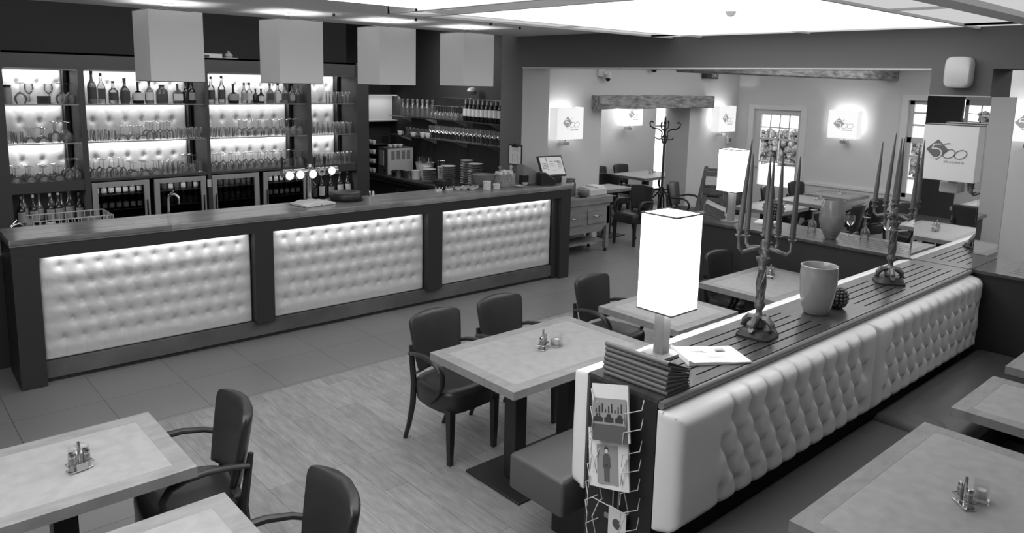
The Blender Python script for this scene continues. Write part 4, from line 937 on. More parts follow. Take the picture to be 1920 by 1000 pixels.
MB().mbox(sm @ Matrix.Translation((0, 0, .0145)), .165, .113, .001).build('display', 'screen_glow', scn, smooth=False)
mb = MB()
for (cx, cy, nx, ny, dx, dy) in ((-.115, .02, 3, 4, .022, .022), (-.07, .05, 1, 9, .02, .018), (.0, .03, 4, 2, .018, .025), (.0, .075, 3, 1, .018, .02), (.02, -.04, 2, 1, .03, .02), (.115, .03, 3, 5, .02, .022), (.08, .075, 4, 1, .018, .018), (-.03, -.095, 9, 1, .022, .01)):
    for i in range(nx):
        for j in range(ny): mb.mbox(sm @ Matrix.Translation((cx+(i-(nx-1)/2)*dx, cy+((ny-1)/2-j)*dy-.02, .0162)), .006, .0045, .0004)
mb.build('screen_icons', 'ring_grey', scn, smooth=False)
t = thing('pen', 'pale pen lying beside the till', 'pen', onbar(5.63, .42, 1.146)); MB().tube([(-.06, 0, 0), (.06, .01, 0)], .005, 6).build('barrel', 'porcelain', t)
t = thing('clipboard', 'clipboard with white sheet hanging on the dark jamb', 'clipboard', (6.188, 6.885, 1.33))
B(0, .006, -.125, .125, 0, .25).build('board', 'ring_grey', t, smooth=False); B(-.002, 0, -.105, .105, .005, .225).build('sheet', 'paper_white', t, smooth=False)
mb = MB()
for z in (.18, .165): mb.box(-.0026, -.002, -.07, .05, z, z+.004)
mb.box(-.0026, -.002, -.05, -.046, .03, .12).box(-.0026, -.002, -.0, .004, .03, .12).box(-.0026, -.002, .046, .05, .03, .12).box(-.0026, -.002, -.05, .05, .118, .122).build('print', 'print_mid', t, smooth=False)
MB().box(-.014, -.002, -.05, .05, .215, .235).tube([(-.01, -.02, .235), (-.012, 0, .265), (-.01, .02, .235)], .004, 6).build('clip', 'iron', t, smooth=False)
# sink end of the bar
t = thing('wire_basket', 'white wire basket standing behind the left end of the bar', 'basket', (1.37, 7.10, .90))
mb = MB(); w_, d_, h_ = .29, .17, .25
for z in (0, .12, .19, .25): mb.tube([(-w_, -d_, z), (w_, -d_, z), (w_, d_, z), (-w_, d_, z), (-w_, -d_, z)], .005, 5)
for k in range(13): x = -w_+2*w_*k/12; mb.tube([(x, -d_, .25), (x, -d_, 0), (x, d_, 0), (x, d_, .25)], .004, 4)
for k in range(1, 7): y = -d_+2*d_*k/7; mb.tube([(-w_, y, .25), (-w_, y, 0), (w_, y, 0), (w_, y, .25)], .004, 4)
mb.build('wire_mesh', 'white_frame', t)
for k, (x, y, r, h) in enumerate(((-.14, .02, .045, .20), (.0, .05, .05, .12), (.16, .03, .07, .22))):
    o = thing('plastic_jar', '%s pale jar inside the white wire basket' % ('left', 'middle', 'right')[k], 'jar', (1.37+x, 7.10+y, .906)); MB().lathe([(0, 0), (r, 0), (r, h*.85), (r*.8, h*.95), (0, h)], 16).build('body', ('white_plastic', 'paper_white', 'grey_plastic')[k], o)
t = thing('steel_canister', 'steel canister beside the tap at the left end of the bar', 'canister', (1.0+.05, 6.93, .90)); MB().lathe([(0, 0), (.045, 0), (.045, .22), (.04, .225), (.038, .2), (0, .2)], 20, cap=False).build('body', 'steel', t)
def faucet(loc, label, rz=0, h=.26):
    t = thing('water_tap', label, 'tap', loc, rz); MB().lathe([(.02, 0), (.016, .01), (.012, .02), (.012, h)], 14).tube([(0, 0, h-.02), (0, 0, h), (.02, -.005, h+.03), (.06, -.01, h+.035), (.09, -.012, h+.012), (.092, -.012, h-.01)], .011, 10).build('spout', 'chrome', t)
    MB().tube([(.0, .0, h+.02), (.05, .0, h+.065)], .006, 8).build('lever', 'chrome', t)
    MB().tube([(.092, -.012, h-.012), (.092, -.012, h-.05)], .009, 8).build('nozzle', 'chrome', t); return t
faucet((2.10, 6.90, .90), 'chrome swan neck tap rising behind the bar in front of the second fridge', -.6, .36)
faucet((.93, 6.99, .90), 'chrome tap at the far left end of the bar', .3, .2)
sk_ = thing('draining_board', 'steel draining board at the far left behind the bar', 'draining board', (.55, 6.9, .90)); MB().box(-.35, .37, 0, .4, 0, .03).build('tray', 'steel', sk_, bevel=.008, smooth=False)
B(-.35, .37, 0, .4, -.9, 0).build('stand', 'cab_dark', sk_, smooth=False)

# ================================================================== butcher cart right of the bar
t = thing('work_cart', 'old wooden work table with two drawers right of the bar', 'work table', (6.95, 6.86, 0))
MB().box(-.03, 1.07, -.02, .40, .70, .80).build('top', 'cart_wood', t, bevel=.006, smooth=False)
MB().box(0, 1.03, .0, .38, .66, .70).box(0, 1.03, 0, .02, .40, .66).box(0, 1.03, .36, .38, .34, .66).box(0, .02, .02, .36, .4, .66).box(1.01, 1.03, .02, .36, .4, .66).build('apron', 'cart_wood', t, smooth=False)
MB().prism([(.06, .40), (.97, .40), (.97, .38), (.93, .37), (.90, .33), (.84, .31), (.19, .31), (.13, .33), (.10, .37), (.06, .38)], 'y', .0, .02).build('shaped_rail', 'cart_wood', t, smooth=False)
for x in (0, .97):
    for y in (0, .32): MB().box(x, x+.06, y, y+.06, .05, .66).build('leg', 'cart_wood', t, bevel=.004, smooth=False); MB().lathe([(.02, 0), (.025, .025), (.012, .05)], 10, (x+.03, y+.03, 0)).build('castor', 'iron', t)
B(.06, .97, .04, .34, .14, .17).build('lower_shelf', 'cart_wood', t, smooth=False)
for x in (.12, .57):
    d = B(x, x+.37, -.012, .0, .43, .63).build('drawer', 'cart_wood', t, bevel=.003, smooth=False)
    MB().tube([(x+.13, -.014, .545), (x+.135, -.035, .535), (x+.235, -.035, .535), (x+.24, -.014, .545)], .006, 8).build('handle', 'chrome', d)
for k, (x, y, r, h, l) in enumerate(((7.22, 7.05, .05, .15, 'small glass jar just past the end of the bar'), (7.45, 7.13, .075, .22, 'large clip top glass jar on the wooden work table'))):
    t = thing('glass_jar', l, 'jar', (x, y, .80)); MB().lathe([(0, 0), (r, 0), (r, h*.8), (r*.8, h*.88), (r*.8, h)], 18, cap=False).build('body', 'bottle_clear', t); MB().lathe([(r*.85, h), (r*.9, h+.02), (0, h+.03)], 18).build('lid', 'lid_grey', t)
    MB().lathe([(0, .01), (r*.9, .01), (r*.9, h*.6), (0, h*.62)], 14).build('contents', 'print_mid', t)
t = thing('dark_stone', 'dark oval loaf shaped object at the front of the wooden work table', 'loaf', (7.5, 6.93, .80)); MB().lathe([(0, 0), (.05, .005), (.075, .03), (.07, .065), (.04, .09), (0, .095)], 16).build('body', 'print_dark', t)
t = thing('storage_box', 'pale plastic box of papers at the right of the wooden work table', 'box', (7.82, 7.06, .80)); MB().box(-.19, .17, -.13, .13, 0, .09).build('tray', 'box_white', t, bevel=.01, smooth=False)
B(-.02, .15, -.11, .11, .09, .12).build('papers', 'paper_white', t, smooth=False); B(-.17, -.04, -.1, .1, .09, .105).build('lid', 'white_plastic', t, smooth=False)

# ================================================================== logo
def logo(parent, M_, s, dark='logo_grey', pale='shade_paper'):
    """diamond, handwritten 5 and two rings, small word below; M_ = wall matrix, s = overall width"""
    u = s/4.2
    def P3(x, y, z): return M_ @ Vector((x*u, y*u, z))
    mb = MB(); n = 4
    mb.loft([[P3(-1.35+1.25*a, .15+1.25*b, z) for a, b in ((-1, 0), (0, -1), (1, 0), (0, 1))] for z in (0, .0015)]).build('emblem_diamond', dark, parent, smooth=False)
    five = [(-.35, 1.02), (-.9, .82), (-1.75, .78), (-1.55, .3), (-1.75, .2), (-1.1, .15), (-.85, -.3), (-1.1, -.75), (-1.7, -.85), (-2.2, -.5), (-2.3, -.15)]
    def stroke(pts, w):
        m2 = MB(); R = []
        N = len(pts)
        for i in range(N):
            a = Vector(pts[max(i-1, 0)]+(0,)); b = Vector(pts[min(i+1, N-1)]+(0,)); d = (b-a).normalized(); q = Vector((-d.y, d.x, 0))*w/2; p = Vector(pts[i]+(0,))
            R.append([P3(*(p+q).xy, .0015), P3(*(p-q).xy, .0015), P3(*(p-q).xy, .003), P3(*(p+q).xy, .003)])
        return m2.loft(R)
    def smoothp(p, k=3):
        for _ in range(k):
            q = [p[0]]
            for a, b in zip(p[:-1], p[1:]): q += [(a[0]*.75+b[0]*.25, a[1]*.75+b[1]*.25), (a[0]*.25+b[0]*.75, a[1]*.25+b[1]*.75)]
            p = q+[p[-1]]
        return p
    stroke([(-1.75, .78), (-1.95, .25)], .12).build('numeral_stem', pale, parent, smooth=False)
    stroke(smoothp([(-1.0, .85), (-1.75, .78)], 1), .12).build('numeral_five_top', pale, parent, smooth=False)
    stroke(smoothp([(-1.95, .25), (-1.45, .35), (-.9, .1), (-.85, -.45), (-1.25, -.85), (-1.8, -.8), (-2.15, -.45)]), .13).build('numeral_five_bowl', pale, parent, smooth=False)
    stroke(smoothp([(-.7, .82), (-.35, .95), (.0, .98)], 1), .09).build('numeral_flag', dark, parent, smooth=False)
    for cx, cy in ((-.05, -.25), (1.2, -.25)):
        pts = [(cx+.62*math.cos(a)+.18*math.sin(a), cy+.52*math.sin(a)) for a in [2*PI*k/28 for k in range(29)]]
        stroke(pts, .09).build('numeral_zero', dark, parent, smooth=False)
    if s > .2: text('word_brasserie', 'BRASSERIE', .36*u, M_ @ Matrix.Translation((.55*u, -1.22*u, 0.0004)), 'print_mid', parent, .0006, 1.35)

# square wall lamp on the pillar mirror
t = thing('square_wall_lamp', 'large white square box lamp with printed logo on the pillar mirror', 'wall lamp', (6.0, 1.94, 1.71), 0)
MB().box(-.09, .05, -.185, .175, 0, .40).build('lamp_shade', 'shade_paper', t, bevel=.004, smooth=False)
B(-.092, .052, -.187, .177, .398, .404).build('top_edge', 'ring_grey', t, smooth=False)
logo(t, facing((-.0905, -.012, .21), (0, -1, 0)), .255)
MB().box(.05, .19, -.02, .02, -.03, .02).build('wall_arm', 'chrome', t, smooth=False)
t = thing('socket_box', 'small pale wall box with rounded corners hanging below the square lamp', 'box', (6.15, 1.98, 1.60)); MB().box(-.04, .035, -.07, .06, 0, .085).build('body', 'white_plastic', t, bevel=.01, smooth=False)

# sconces
def sconce(label, loc, rz, w=.5, h=.42, rot=0, s=.30, ls=18.):
    """local: wall behind at +y, front at -y"""
    t = thing('wall_sconce', label, 'wall lamp', loc, rz); th = .004; d = .15
    mb = MB().box(-w/2, w/2, -d, -d+th, 0, h).box(-w/2, -w/2+th, -d+th, 0, 0, h).box(w/2-th, w/2, -d+th, 0, 0, h)
    mb.build('lamp_shade', 'sconce_shade', t, smooth=False)
    MB().box(-.05, .05, -.09, .03, -.08, -.03).build('bracket', 'chrome', t, bevel=.004, smooth=False); MB().tube([(0, -.06, -.05), (0, -.06, h*.35)], .008, 8).build('stem', 'chrome', t)
    MB().ball((0, -.07, h*.45), .03).build('bulb', 'lamp_glow', t)
    point('sconce_bulb_light', (0, -.075, h*.5), ls, .02, t)
    logo(t, facing((.04, -d-.0005, h*.5), (1, 0, 0)), s, 'sconce_print', 'sconce_shade'); return t
paper('sconce_shade', 225, .60); paper('sconce_print', 110, .25); paper('table_shade', 235, 2.4)
sconce('glowing wall lamp with logo on the pale wall above the till', (7.36, 7.235, 1.585), 0, .5, .43)
sconce('glowing wall lamp between the lintel beam and the garden door', (11.15, 7.235, 1.585), 0, .5, .43)
sconce('glowing wall lamp with logo between garden door and side window', (11.735, 5.33, 1.585), -PI/2, .46, .43)
sconce('glowing wall lamp seen beneath the lintel beam in the alcove', (11.13, 9.235, 1.57), 0, .55, .40)
sconce('glowing wall lamp cut by the right edge of the picture', (10.53, 2.58, 1.78), -PI/2, .42, .42)
# small fixtures on the pale wall
t = thing('security_camera', 'white bracket security camera high on the pale wall above the lintel beam', 'camera', (8.19, 7.295, 2.42))
MB().box(-.09, -.02, -.06, 0, .02, .14).box(-.05, .04, -.11, -.02, .06, .10).build('bracket', 'white_plastic', t, bevel=.006, smooth=False); MB().lathe([(.045, .09), (.05, .03), (.05, .0)], 14, (.03, -.09, 0)).build('housing', 'white_plastic', t); MB().ball((.03, -.09, -.01), .036).build('lens_dome', 'camera_black', t)
t = thing('dome_camera', 'half dome security camera high above the middle of the lintel beam', 'camera', (9.28, 7.22, 2.62)); MB().lathe([(.07, 0), (.07, -.03), (.055, -.05)], 18).build('housing', 'white_plastic', t); MB().lathe([(.05, -.045), (.04, -.075), (.02, -.09), (0, -.093)], 16).build('lens_dome', 'camera_black', t)
dome_fix = t
t = thing('exit_sign', 'dark exit sign box with running figure above the pale wall', 'exit sign', (10.80, 7.292, 2.46))
MB().box(-.17, .17, -.10, 0, 0, .13).build('body', 'ring_grey', t, bevel=.006, smooth=False)
mb = MB().box(-.03, .14, -.103, -.1, .02, .11); mb.build('sign_face', 'grey_plastic', t, smooth=False)
MB().lathe([(.012, 0), (.012, .003)], 10, mtx=Matrix.Translation((.07, -.103, .095)) @ Matrix.Rotation(PI/2, 4, 'X')).box(.05, .075, -.106, -.103, .055, .085).prism([(.05, .06), (.03, .025), (.04, .025), (.06, .055)], 'y', -.106, -.103).prism([(.065, .06), (.09, .04), (.10, .045), (.075, .065)], 'y', -.106, -.103).build('running_figure', 'porcelain', t, smooth=False)
t = thing('alarm_box', 'small pale square alarm box left of the garden door', 'alarm box', (11.54, 7.292, 1.36)); B(-.07, .07, -.03, 0, 0, .12).build('body', 'white_plastic', t, bevel=.004, smooth=False); MB().lathe([(.035, 0), (.035, .006), (0, .01)], 16, mtx=Matrix.Translation((.01, -.03, .06)) @ Matrix.Rotation(PI/2, 4, 'X')).build('button', 'logo_grey', t)
t = thing('loudspeaker', 'rounded white loudspeaker mounted high on the dark pillar', 'loudspeaker', (6.1, 2.0, 2.375))
R = []
for x, k_ in ((-.012, .90), (0, 1), (.08, 1.0), (.088, .95)):
    ring = []
    for q in range(32):
        a = 2*PI*q/32; c, s_ = math.cos(a), math.sin(a); ring.append((x, math.copysign(abs(c)**.45, c)*.088*k_, .11+math.copysign(abs(s_)**.45, s_)*.112*k_))
    R.append(ring)
MB().loft(R).build('cabinet', 'white_plastic', t, sharp=50); mb = MB(); mb.box(-.0135, -.012, -.012, -.006, .03, .035).box(-.0135, -.012, 0, .012, .03, .035).build('badge', 'porcelain', t, smooth=False)
MB().box(.085, .10, -.03, .03, .06, .16).build('bracket', 'grey_plastic', t, smooth=False)

# ================================================================== table lamps, menus, paper
def table_lamp(label, loc, w, d, z0, z1, px, py):
    t = thing('table_lamp', label, 'table lamp', loc); th = .004
    mb = MB().box(-w/2, w/2, -d/2, -d/2+th, z0, z1).box(-w/2, w/2, d/2-th, d/2, z0, z1).box(-w/2, -w/2+th, -d/2+th, d/2-th, z0, z1).box(w/2-th, w/2, -d/2+th, d/2-th, z0, z1)
    mb.build('lamp_shade', 'table_shade', t, smooth=False)
    B(-w/2+th, w/2-th, -d/2+th, d/2-th, z1-.03, z1-.027).build('diffuser', 'lamp_glow', t, smooth=False)
    for zz in (z0, z1): MB().tube([(-w/2, -d/2, zz), (w/2, -d/2, zz), (w/2, d/2, zz), (-w/2, d/2, zz), (-w/2, -d/2, zz)], .0042, 6).build('shade_rim', 'ring_grey', t)
    MB().box(px-.028, px+.028, py-.028, py+.028, .012, z0+.12).build('wooden_post', 'table_frame', t, bevel=.002, smooth=False); B(px-.07, px+.07, py-.07, py+.07, 0, .012).build('base', 'table_frame', t, smooth=False)
    MB().ball((0, 0, (z0+z1)/2), .04).build('bulb', 'lamp_glow', t)
    point('table_lamp_bulb_light', (0, 0, z0+.08), 12., .03, t); return t
table_lamp('large glowing box table lamp with wooden post at the near end of the divider', (2.94, 2.135, 1.042), .205, .205, .228, .70, -.035, -.005)
table_lamp('glowing box table lamp on the far ledge beside stacked menus', (6.42, 3.98, 1.042), .20, .21, .30, .705, .0, -.01)
ordw = 'bottom second third fourth fifth sixth seventh eighth ninth'.split()
def menus(loc, rz, n, w, d, h, where, spine='menu_cover', tilt=2.4):
    t0 = None; tl = math.radians(tilt)
    for k in range(n):
        l = 'dark menu folder, %s in the pile %s' % (ordw[k] + (' from the bottom' if k else ' one') if k < n-1 else 'topmost', where)
        if t0 is None:
            t = thing('menu_folder', l, 'menu', loc, rz, 'menu folders '+where)
            R = []
            sec = [(-d/2+.008, 0), (d/2, 0), (d/2, h*.09), (-d/2+.01, h*.2), (-d/2+.006, h*.8), (d/2, h*.4), (d/2, h*.5), (-d/2+.008, h), (-d/2, h*.75), (-d/2-.001, h*.5), (-d/2, h*.25)]
            MB().loft([[(x, p, q) for p, q in sec] for x in (-w/2, w/2)]).build('cover', spine, t, sharp=50)
            MB().prism([(-d/2+.012, h*.2), (d/2-.005, h*.1), (d/2-.005, h*.38), (-d/2+.012, h*.76)], 'x', -w/2+.004, w/2-.004).build('pages', 'menu_page', t, smooth=False)
            t0 = t
        else:
            ang = -math.atan(k*.5*(h+.001)/d)
            t = dup(t0, (loc[0]+random.uniform(-.005, .005), loc[1]+random.uniform(-.005, .005), loc[2]+k*(h*.75+.0008)), rz+random.uniform(-.03, .03), l, 'menu folders '+where)
            t.rotation_euler.x = ang
menus((2.595, 1.975, 1.0425), -PI/2+.06, 7, .34, .185, .0215, 'beside the large lamp')
menus((6.46, 4.18, 1.0425), 3.67, 9, .27, .21, .0175, 'on the far ledge')
t = thing('newspaper', 'folded newspaper lying at the foot of the large lamp', 'newspaper', (3.08, 1.965, 1.043), -.55)
R = []
for i in range(13):
    x = -.16+.32*i/12; z = .004+.012*max(0, math.cos((x+.1)*9))*.6+(.012 if i == 0 else 0); R.append([(x, -.115, 0), (x, .115, 0), (x, .115, z), (x, -.115, z+.004)])
MB().loft(R).build('pages', 'paper_white', t, sharp=60)
mb = MB()
for (a, b_, c, d_) in ((-.12, -.02, .03, .06), (-.12, .0, .015, .022), (-.1, .05, -.04, -.035), (-.1, .05, -.055, -.05), (.04, .09, .03, .06)): mb.box(a, b_, c, d_, .0138, .0142)
mb.build('print', 'print_mid', t, smooth=False)
t = thing('newspaper', 'pale papers between the ledge menus and the ledge lamp post', 'newspaper', (6.64, 3.72, 1.043), .3); MB().box(-.10, .10, -.09, .09, 0, .012).build('pages', 'paper_white', t, smooth=False)

# ================================================================== candelabras
def candelabra(label, loc, rz, missing=()):
    t = thing('candelabra', label, 'candelabra', loc, rz)
    R = []
    for z, r in ((0, .105), (.012, .105), (.016, .098), (.035, .09), (.045, .06)):
        ring = []
        for k in range(24):
            a = 2*PI*k/24; q = r*(1+.12*abs(math.cos(2*a))**3 - .10*abs(math.sin(2*a))); ring.append((q*math.cos(a), q*math.sin(a), z))
        R.append(ring)
    MB().loft(R).build('plinth', 'iron', t, sharp=50)
    for k in range(4):
        a = PI/4+k*PI/2; c, s_ = math.cos(a), math.sin(a)
        MB().tube([(c*.02, s_*.02, .10), (c*.05, s_*.05, .095), (c*.075, s_*.075, .07), (c*.078, s_*.078, .046), (c*.09, s_*.09, .052)], [.016, .020, .018, .014, .016], 8).build('scroll_foot', 'pewter', t)
    MB().lathe([(.03, .05), (.034, .075), (.022, .09), (.03, .105), (.018, .12), (.016, .14), (.026, .16), (.03, .175), (.020, .19), (.022, .20), (.020, .36), (.024, .365), (.018, .375), (.026, .40), (.036, .415), (.036, .425), (.02, .43), (.014, .46), (.018, .50), (.012, .52)], 18).build('column', 'pewter', t, sharp=50)
    mb = MB()
    for k in range(4):
        pts = [(.022*math.cos(PI*.5*k+z*14), .022*math.sin(PI*.5*k+z*14), .20+z) for z in [i*.02 for i in range(9)]]; mb.tube(pts, .005, 6)
    mb.build('vine_relief', 'pewter', t)
    ends = [(0, 0, .545)]
    for k in range(5):
        a = 2*PI*k/5+.35; c, s_ = math.cos(a), math.sin(a); zc = (.515, .545, .50, .535, .52)[k]
        MB().tube([(c*.012, s_*.012, .445), (c*.03, s_*.03, .475), (c*.07, s_*.07, .468), (c*.115, s_*.115, .455), (c*.135, s_*.135, .475), (c*.137, s_*.137, zc)], [.010, .010, .011, .010, .009, .009], 8).build('arm', 'pewter', t)
        ends.append((c*.137, s_*.137, zc))
    for x, y, z in ends: MB().lathe([(.010, -.012), (.02, -.004), (.023, .002), (.013, .006), (.017, .03), (.023, .036), (.014, .036)], 14, (x, y, z)).build('candle_cup', 'pewter', t)
    return t, ends
def candles(t, ends, loc, rz, who, names, hs, lean):
    for k, (x, y, z) in enumerate(ends):
        wx = loc[0]+x*math.cos(rz)-y*math.sin(rz); wy = loc[1]+x*math.sin(rz)+y*math.cos(rz); h = hs[k]
        L1, L2 = lean[k]
        o = thing('taper_candle', 'tall grey taper candle, %s of the %s candelabra' % (names[k], who), 'candle', (wx, wy, loc[2]+z+.020))
        MB().tube([(L1*q*h, L2*q*h, q*h) for q in (0, .25, .5, .75, 1)], [.0155, .0145, .012, .008, .003], 10).build('wax', 'candle_grey', o)
        MB().tube([(L1*h, L2*h, h), (L1*h, L2*h, h+.008)], .0008, 4).build('wick', 'black_plastic', o)
CN = ['centre cup', 'left cup', 'far left cup', 'front cup', 'right cup', 'rear cup']
l1 = (3.545, 1.985, 1.042); t, e = candelabra('tall pewter candelabra with grey tapers between the big lamp and the pot', l1, .9)
NEAR1 = ['centre cup', 'far arm', 'left arm', 'front arm', 'right arm', 'rear right arm']
candles(t, e, l1, .9, 'nearer', NEAR1, (.40, .42, .47, .44, .41, .42), ((0, 0), (.02, 0), (.07, -.03), (.01, 0), (.02, -.01), (0, .02)))
l2 = (5.28, 2.01, 1.042); t, e = candelabra('pewter candelabra further back on the divider, near the mirrored pillar', l2, 1.4)
candles(t, e, l2, 1.4, 'farther', NEAR1, (.42, .42, .46, .44, .43, .44), ((.04, 0), (.04, -.02), (.05, -.03), (.03, 0), (.02, 0), (.03, -.01)))

# pots and vases
t = thing('ceramic_pot', 'large glossy grey ceramic pot on the slatted divider', 'pot', (4.19, 1.985, 1.042))
MB().lathe([(0, 0), (.060, 0), (.068, .006), (.085, .05), (.098, .12), (.104, .19), (.105, .25), (.102, .28), (.104, .286), (.100, .290), (.095, .285), (.094, .25), (.09, .12), (.06, .02), (0, .015)], 48, cap=False).build('body', 'ceramic_grey', t, sharp=60)
def pinecone(name, label, loc, r, hgt, foot=False):
    t = thing(name, label, 'ornament', loc); mb = MB(); rnd = random.Random(3); z0 = .09 if foot else 0
    nr = 9
    for i in range(nr):
        ph = PI*(i+.7)/(nr+.3); rr = r*math.sin(ph); zz = z0+hgt/2-hgt/2*math.cos(ph); m_ = max(4, int(2*PI*rr/.022))
        if foot and ph > PI*.8: continue
        for k in range(m_):
            a = 2*PI*(k+.5*(i % 2))/m_; mb.lathe([(0, -.012), (.010, -.004), (.011, .003), (.004, .011), (0, .012)], 5, mtx=Matrix.Translation((rr*math.cos(a), rr*math.sin(a), zz)) @ Matrix.Rotation(rnd.uniform(-.6, .6), 4, 'X') @ Matrix.Rotation(rnd.uniform(-.6, .6), 4, 'Y'))
    mb.build('scales', 'pewter', t, smooth=False); MB().lathe([(r*.9*math.sin(PI*k/8), z0+hgt/2-hgt*.45*math.cos(PI*k/8)) for k in range(9 if not foot else 8)], 16).build('core', 'iron', t)
    if foot: MB().lathe([(.045, 0), (.04, .008), (.01, .02), (.01, .08), (.03, .10)], 16).build('foot', 'iron', t)
    return t
pinecone('pine_cone', 'rough silvery pine cone ball behind the ceramic pot', (4.40, 1.96, 1.044), .058, .12)
pinecone('pine_cone_goblet', 'footed goblet of rough scales on the far ledge behind the nearer candelabra', (6.46, 3.55, 1.042), .092, .19, True)
t = thing('glass_vase', 'tall egg shaped grey glass vase on the far ledge', 'vase', (6.42, 2.97, 1.042))
MB().lathe([(0, 0), (.042, 0), (.05, .01), (.085, .08), (.108, .16), (.105, .24), (.09, .31), (.082, .345), (.079, .345), (.086, .31), (.10, .24), (.102, .16), (0.08, .08), (0, .02)], 40, cap=False).build('body', 'vase_glass', t, sharp=60)
MB().lathe([(0, .02), (.047, .022), (.078, .085), (.1, .16), (.101, .2), (.0, .2)], 32).build('smoked_base', 'vase_grey', t, sharp=60)
GG = GPX
for k, (x, y, kd) in enumerate(((6.70, 3.28, 'wine_down'), (6.72, 2.80, 'wine_down'), (6.73, 2.62, 'wine'), (6.73, 2.38, 'wine_down'), (6.70, 2.93, 'wine'))):
    place('g_'+kd, (x, y, 1.043), ('upturned stemmed glass on the far ledge between goblet and vase', 'upturned stemmed glass on the far ledge, first right of the vase', 'upright wine glass alone on the far ledge', 'upturned stemmed glass on the far ledge next to the pillar', 'upright wine glass half behind the ledge vase')[k], None, 0, GG)

# ================================================================== shaker sets and candle glasses
def shaker_set(loc, rz, where, full=True):
    t = thing('condiment_holder', 'chrome condiment holder with toothpick post on the %s' % where, 'condiment holder', loc, rz)
    MB().box(-.045, .045, -.022, .022, 0, .006).build('base', 'chrome', t, bevel=.002, smooth=False)
    MB().tube([(-.045, -.022, .03), (.045, -.022, .03), (.045, .022, .03), (-.045, .022, .03), (-.045, -.022, .03)], .003, 6).build('rail', 'chrome', t)
    MB().lathe([(.006, 0), (.006, .115), (.004, .12), (0, .121)], 10).build('post', 'chrome', t)
    B(-.022, .022, -.026, -.023, .004, .032).build('front_plate', 'chrome', t, smooth=False)
    if full:
        for s, nme in ((-1, 'left'), (1, 'right')):
            x, y = s*.027, 0; wx = loc[0]+x*math.cos(rz)-y*math.sin(rz); wy = loc[1]+x*math.sin(rz)+y*math.cos(rz)
            o = thing('shaker', '%s metal shaker in the holder on the %s' % (nme, where), 'shaker', (wx, wy, loc[2]+.0065))
            MB().lathe([(0, 0), (.0145, 0), (.0145, .052), (.0138, .054)], 16).build('body', 'steel', o); MB().lathe([(.0145, .054), (.0145, .068), (.011, .075), (0, .077)], 16).build('cap', 'chrome', o)
def candle_glass(loc, where, rz=.3):
    t = thing('candle_glass', 'square glass tealight holder on the %s' % where, 'candle holder', loc, rz); a = .028
    mb = MB(); h = .075
    for q in (a, a-.005):
        ring = [(-q, -q), (q, -q), (q, q), (-q, q)]; mb.loft([[(x, y, 0.002 if q == a else .012) for x, y in ring], [(x, y, h) for x, y in ring]], cap=False)
    mb.box(-a, a, -a, a, 0, .012).build('glass', 'glass_clear', t, smooth=False)
    MB().lathe([(0, .0125), (.017, .0125), (.017, .045), (0, .047)], 14).build('candle', 'candle_white', t)
TZ = .763
for (x, y, z, w_, gx, gy, rz) in ((3.04, 3.09, TZ, 'rectangular table by the bar chairs', .095, -.02, .5), (.60, 3.25, .76, 'left edge table', .01, .06, .2), (3.13, .83, TZ, 'lower right corner table', .09, -.03, .8), (5.71, 3.12, TZ, 'table behind the candelabra', .1, .05, .4)):
    shaker_set((x, y, z+.0005), rz, w_); candle_glass((x+gx, y+gy, z+.0005), w_)
for (x, y, w_) in ((10.75, 8.35, 'alcove table'), (11.2, 5.1, 'far table by the wall'), (10.35, 5.05, 'far table between door table and lamp ledge'), (9.3, 5.05, 'bright far table behind the ledge lamp'), (9.7, 3.2, 'far table beside the mirrored pillar')):
    shaker_set((x, y, .7605), .4, w_, False); candle_glass((x+.10, y-.02, .7605), w_)
candle_glass((8.75, 1.0, .7605), 'table seen in the side mirror')

# ================================================================== magazine rack on the end panel
t = thing('magazine_rack', 'white wire magazine rack fixed to the dark end of the divider', 'magazine rack', (2.455, 1.995, .10))
mb = MB()
for (z, y0, y1) in ((.90, -.155, .10), (.815, -.155, .10), (.715, -.155, .10), (.63, -.155, .10), (.54, -.155, .105), (.45, -.16, .11), (.36, -.16, .11), (.25, -.14, .10)):
    mb.tube([(-.004, y0+.03, z+.02), (-.055, y0, z), (-.10, y0+.055, z-.022), (-.103, y0+.055, z-.075)], .0024, 6)
    mb.tube([(-.004, y1, z+.02), (-.055, y1+.03, z), (-.10, y1-.025, z-.022), (-.103, y1-.025, z-.075)], .0024, 6)
for z in (.44, .24): mb.tube([(-.102, -.105, z-.005), (-.102, .055, z-.01)], .0024, 6)
for y in (-.10, .052): mb.tube([(-.103, y, .88), (-.05, y, .66), (-.07, y, .66), (-.103, y, .60), (-.04, y, .40), (-.06, y, .40), (-.103, y, .34), (-.03, y, .08)], .0024, 6)
for y in (-.02, .02): mb.tube([(-.006, y, .88), (-.008, y*.6, .0)], .0028, 6)
mb.build('wire_frame', 'white_frame', t)
B(-.012, -.004, -.05, .06, .30, .32).build('mounting_strip', 'grey_plastic', t, smooth=False)
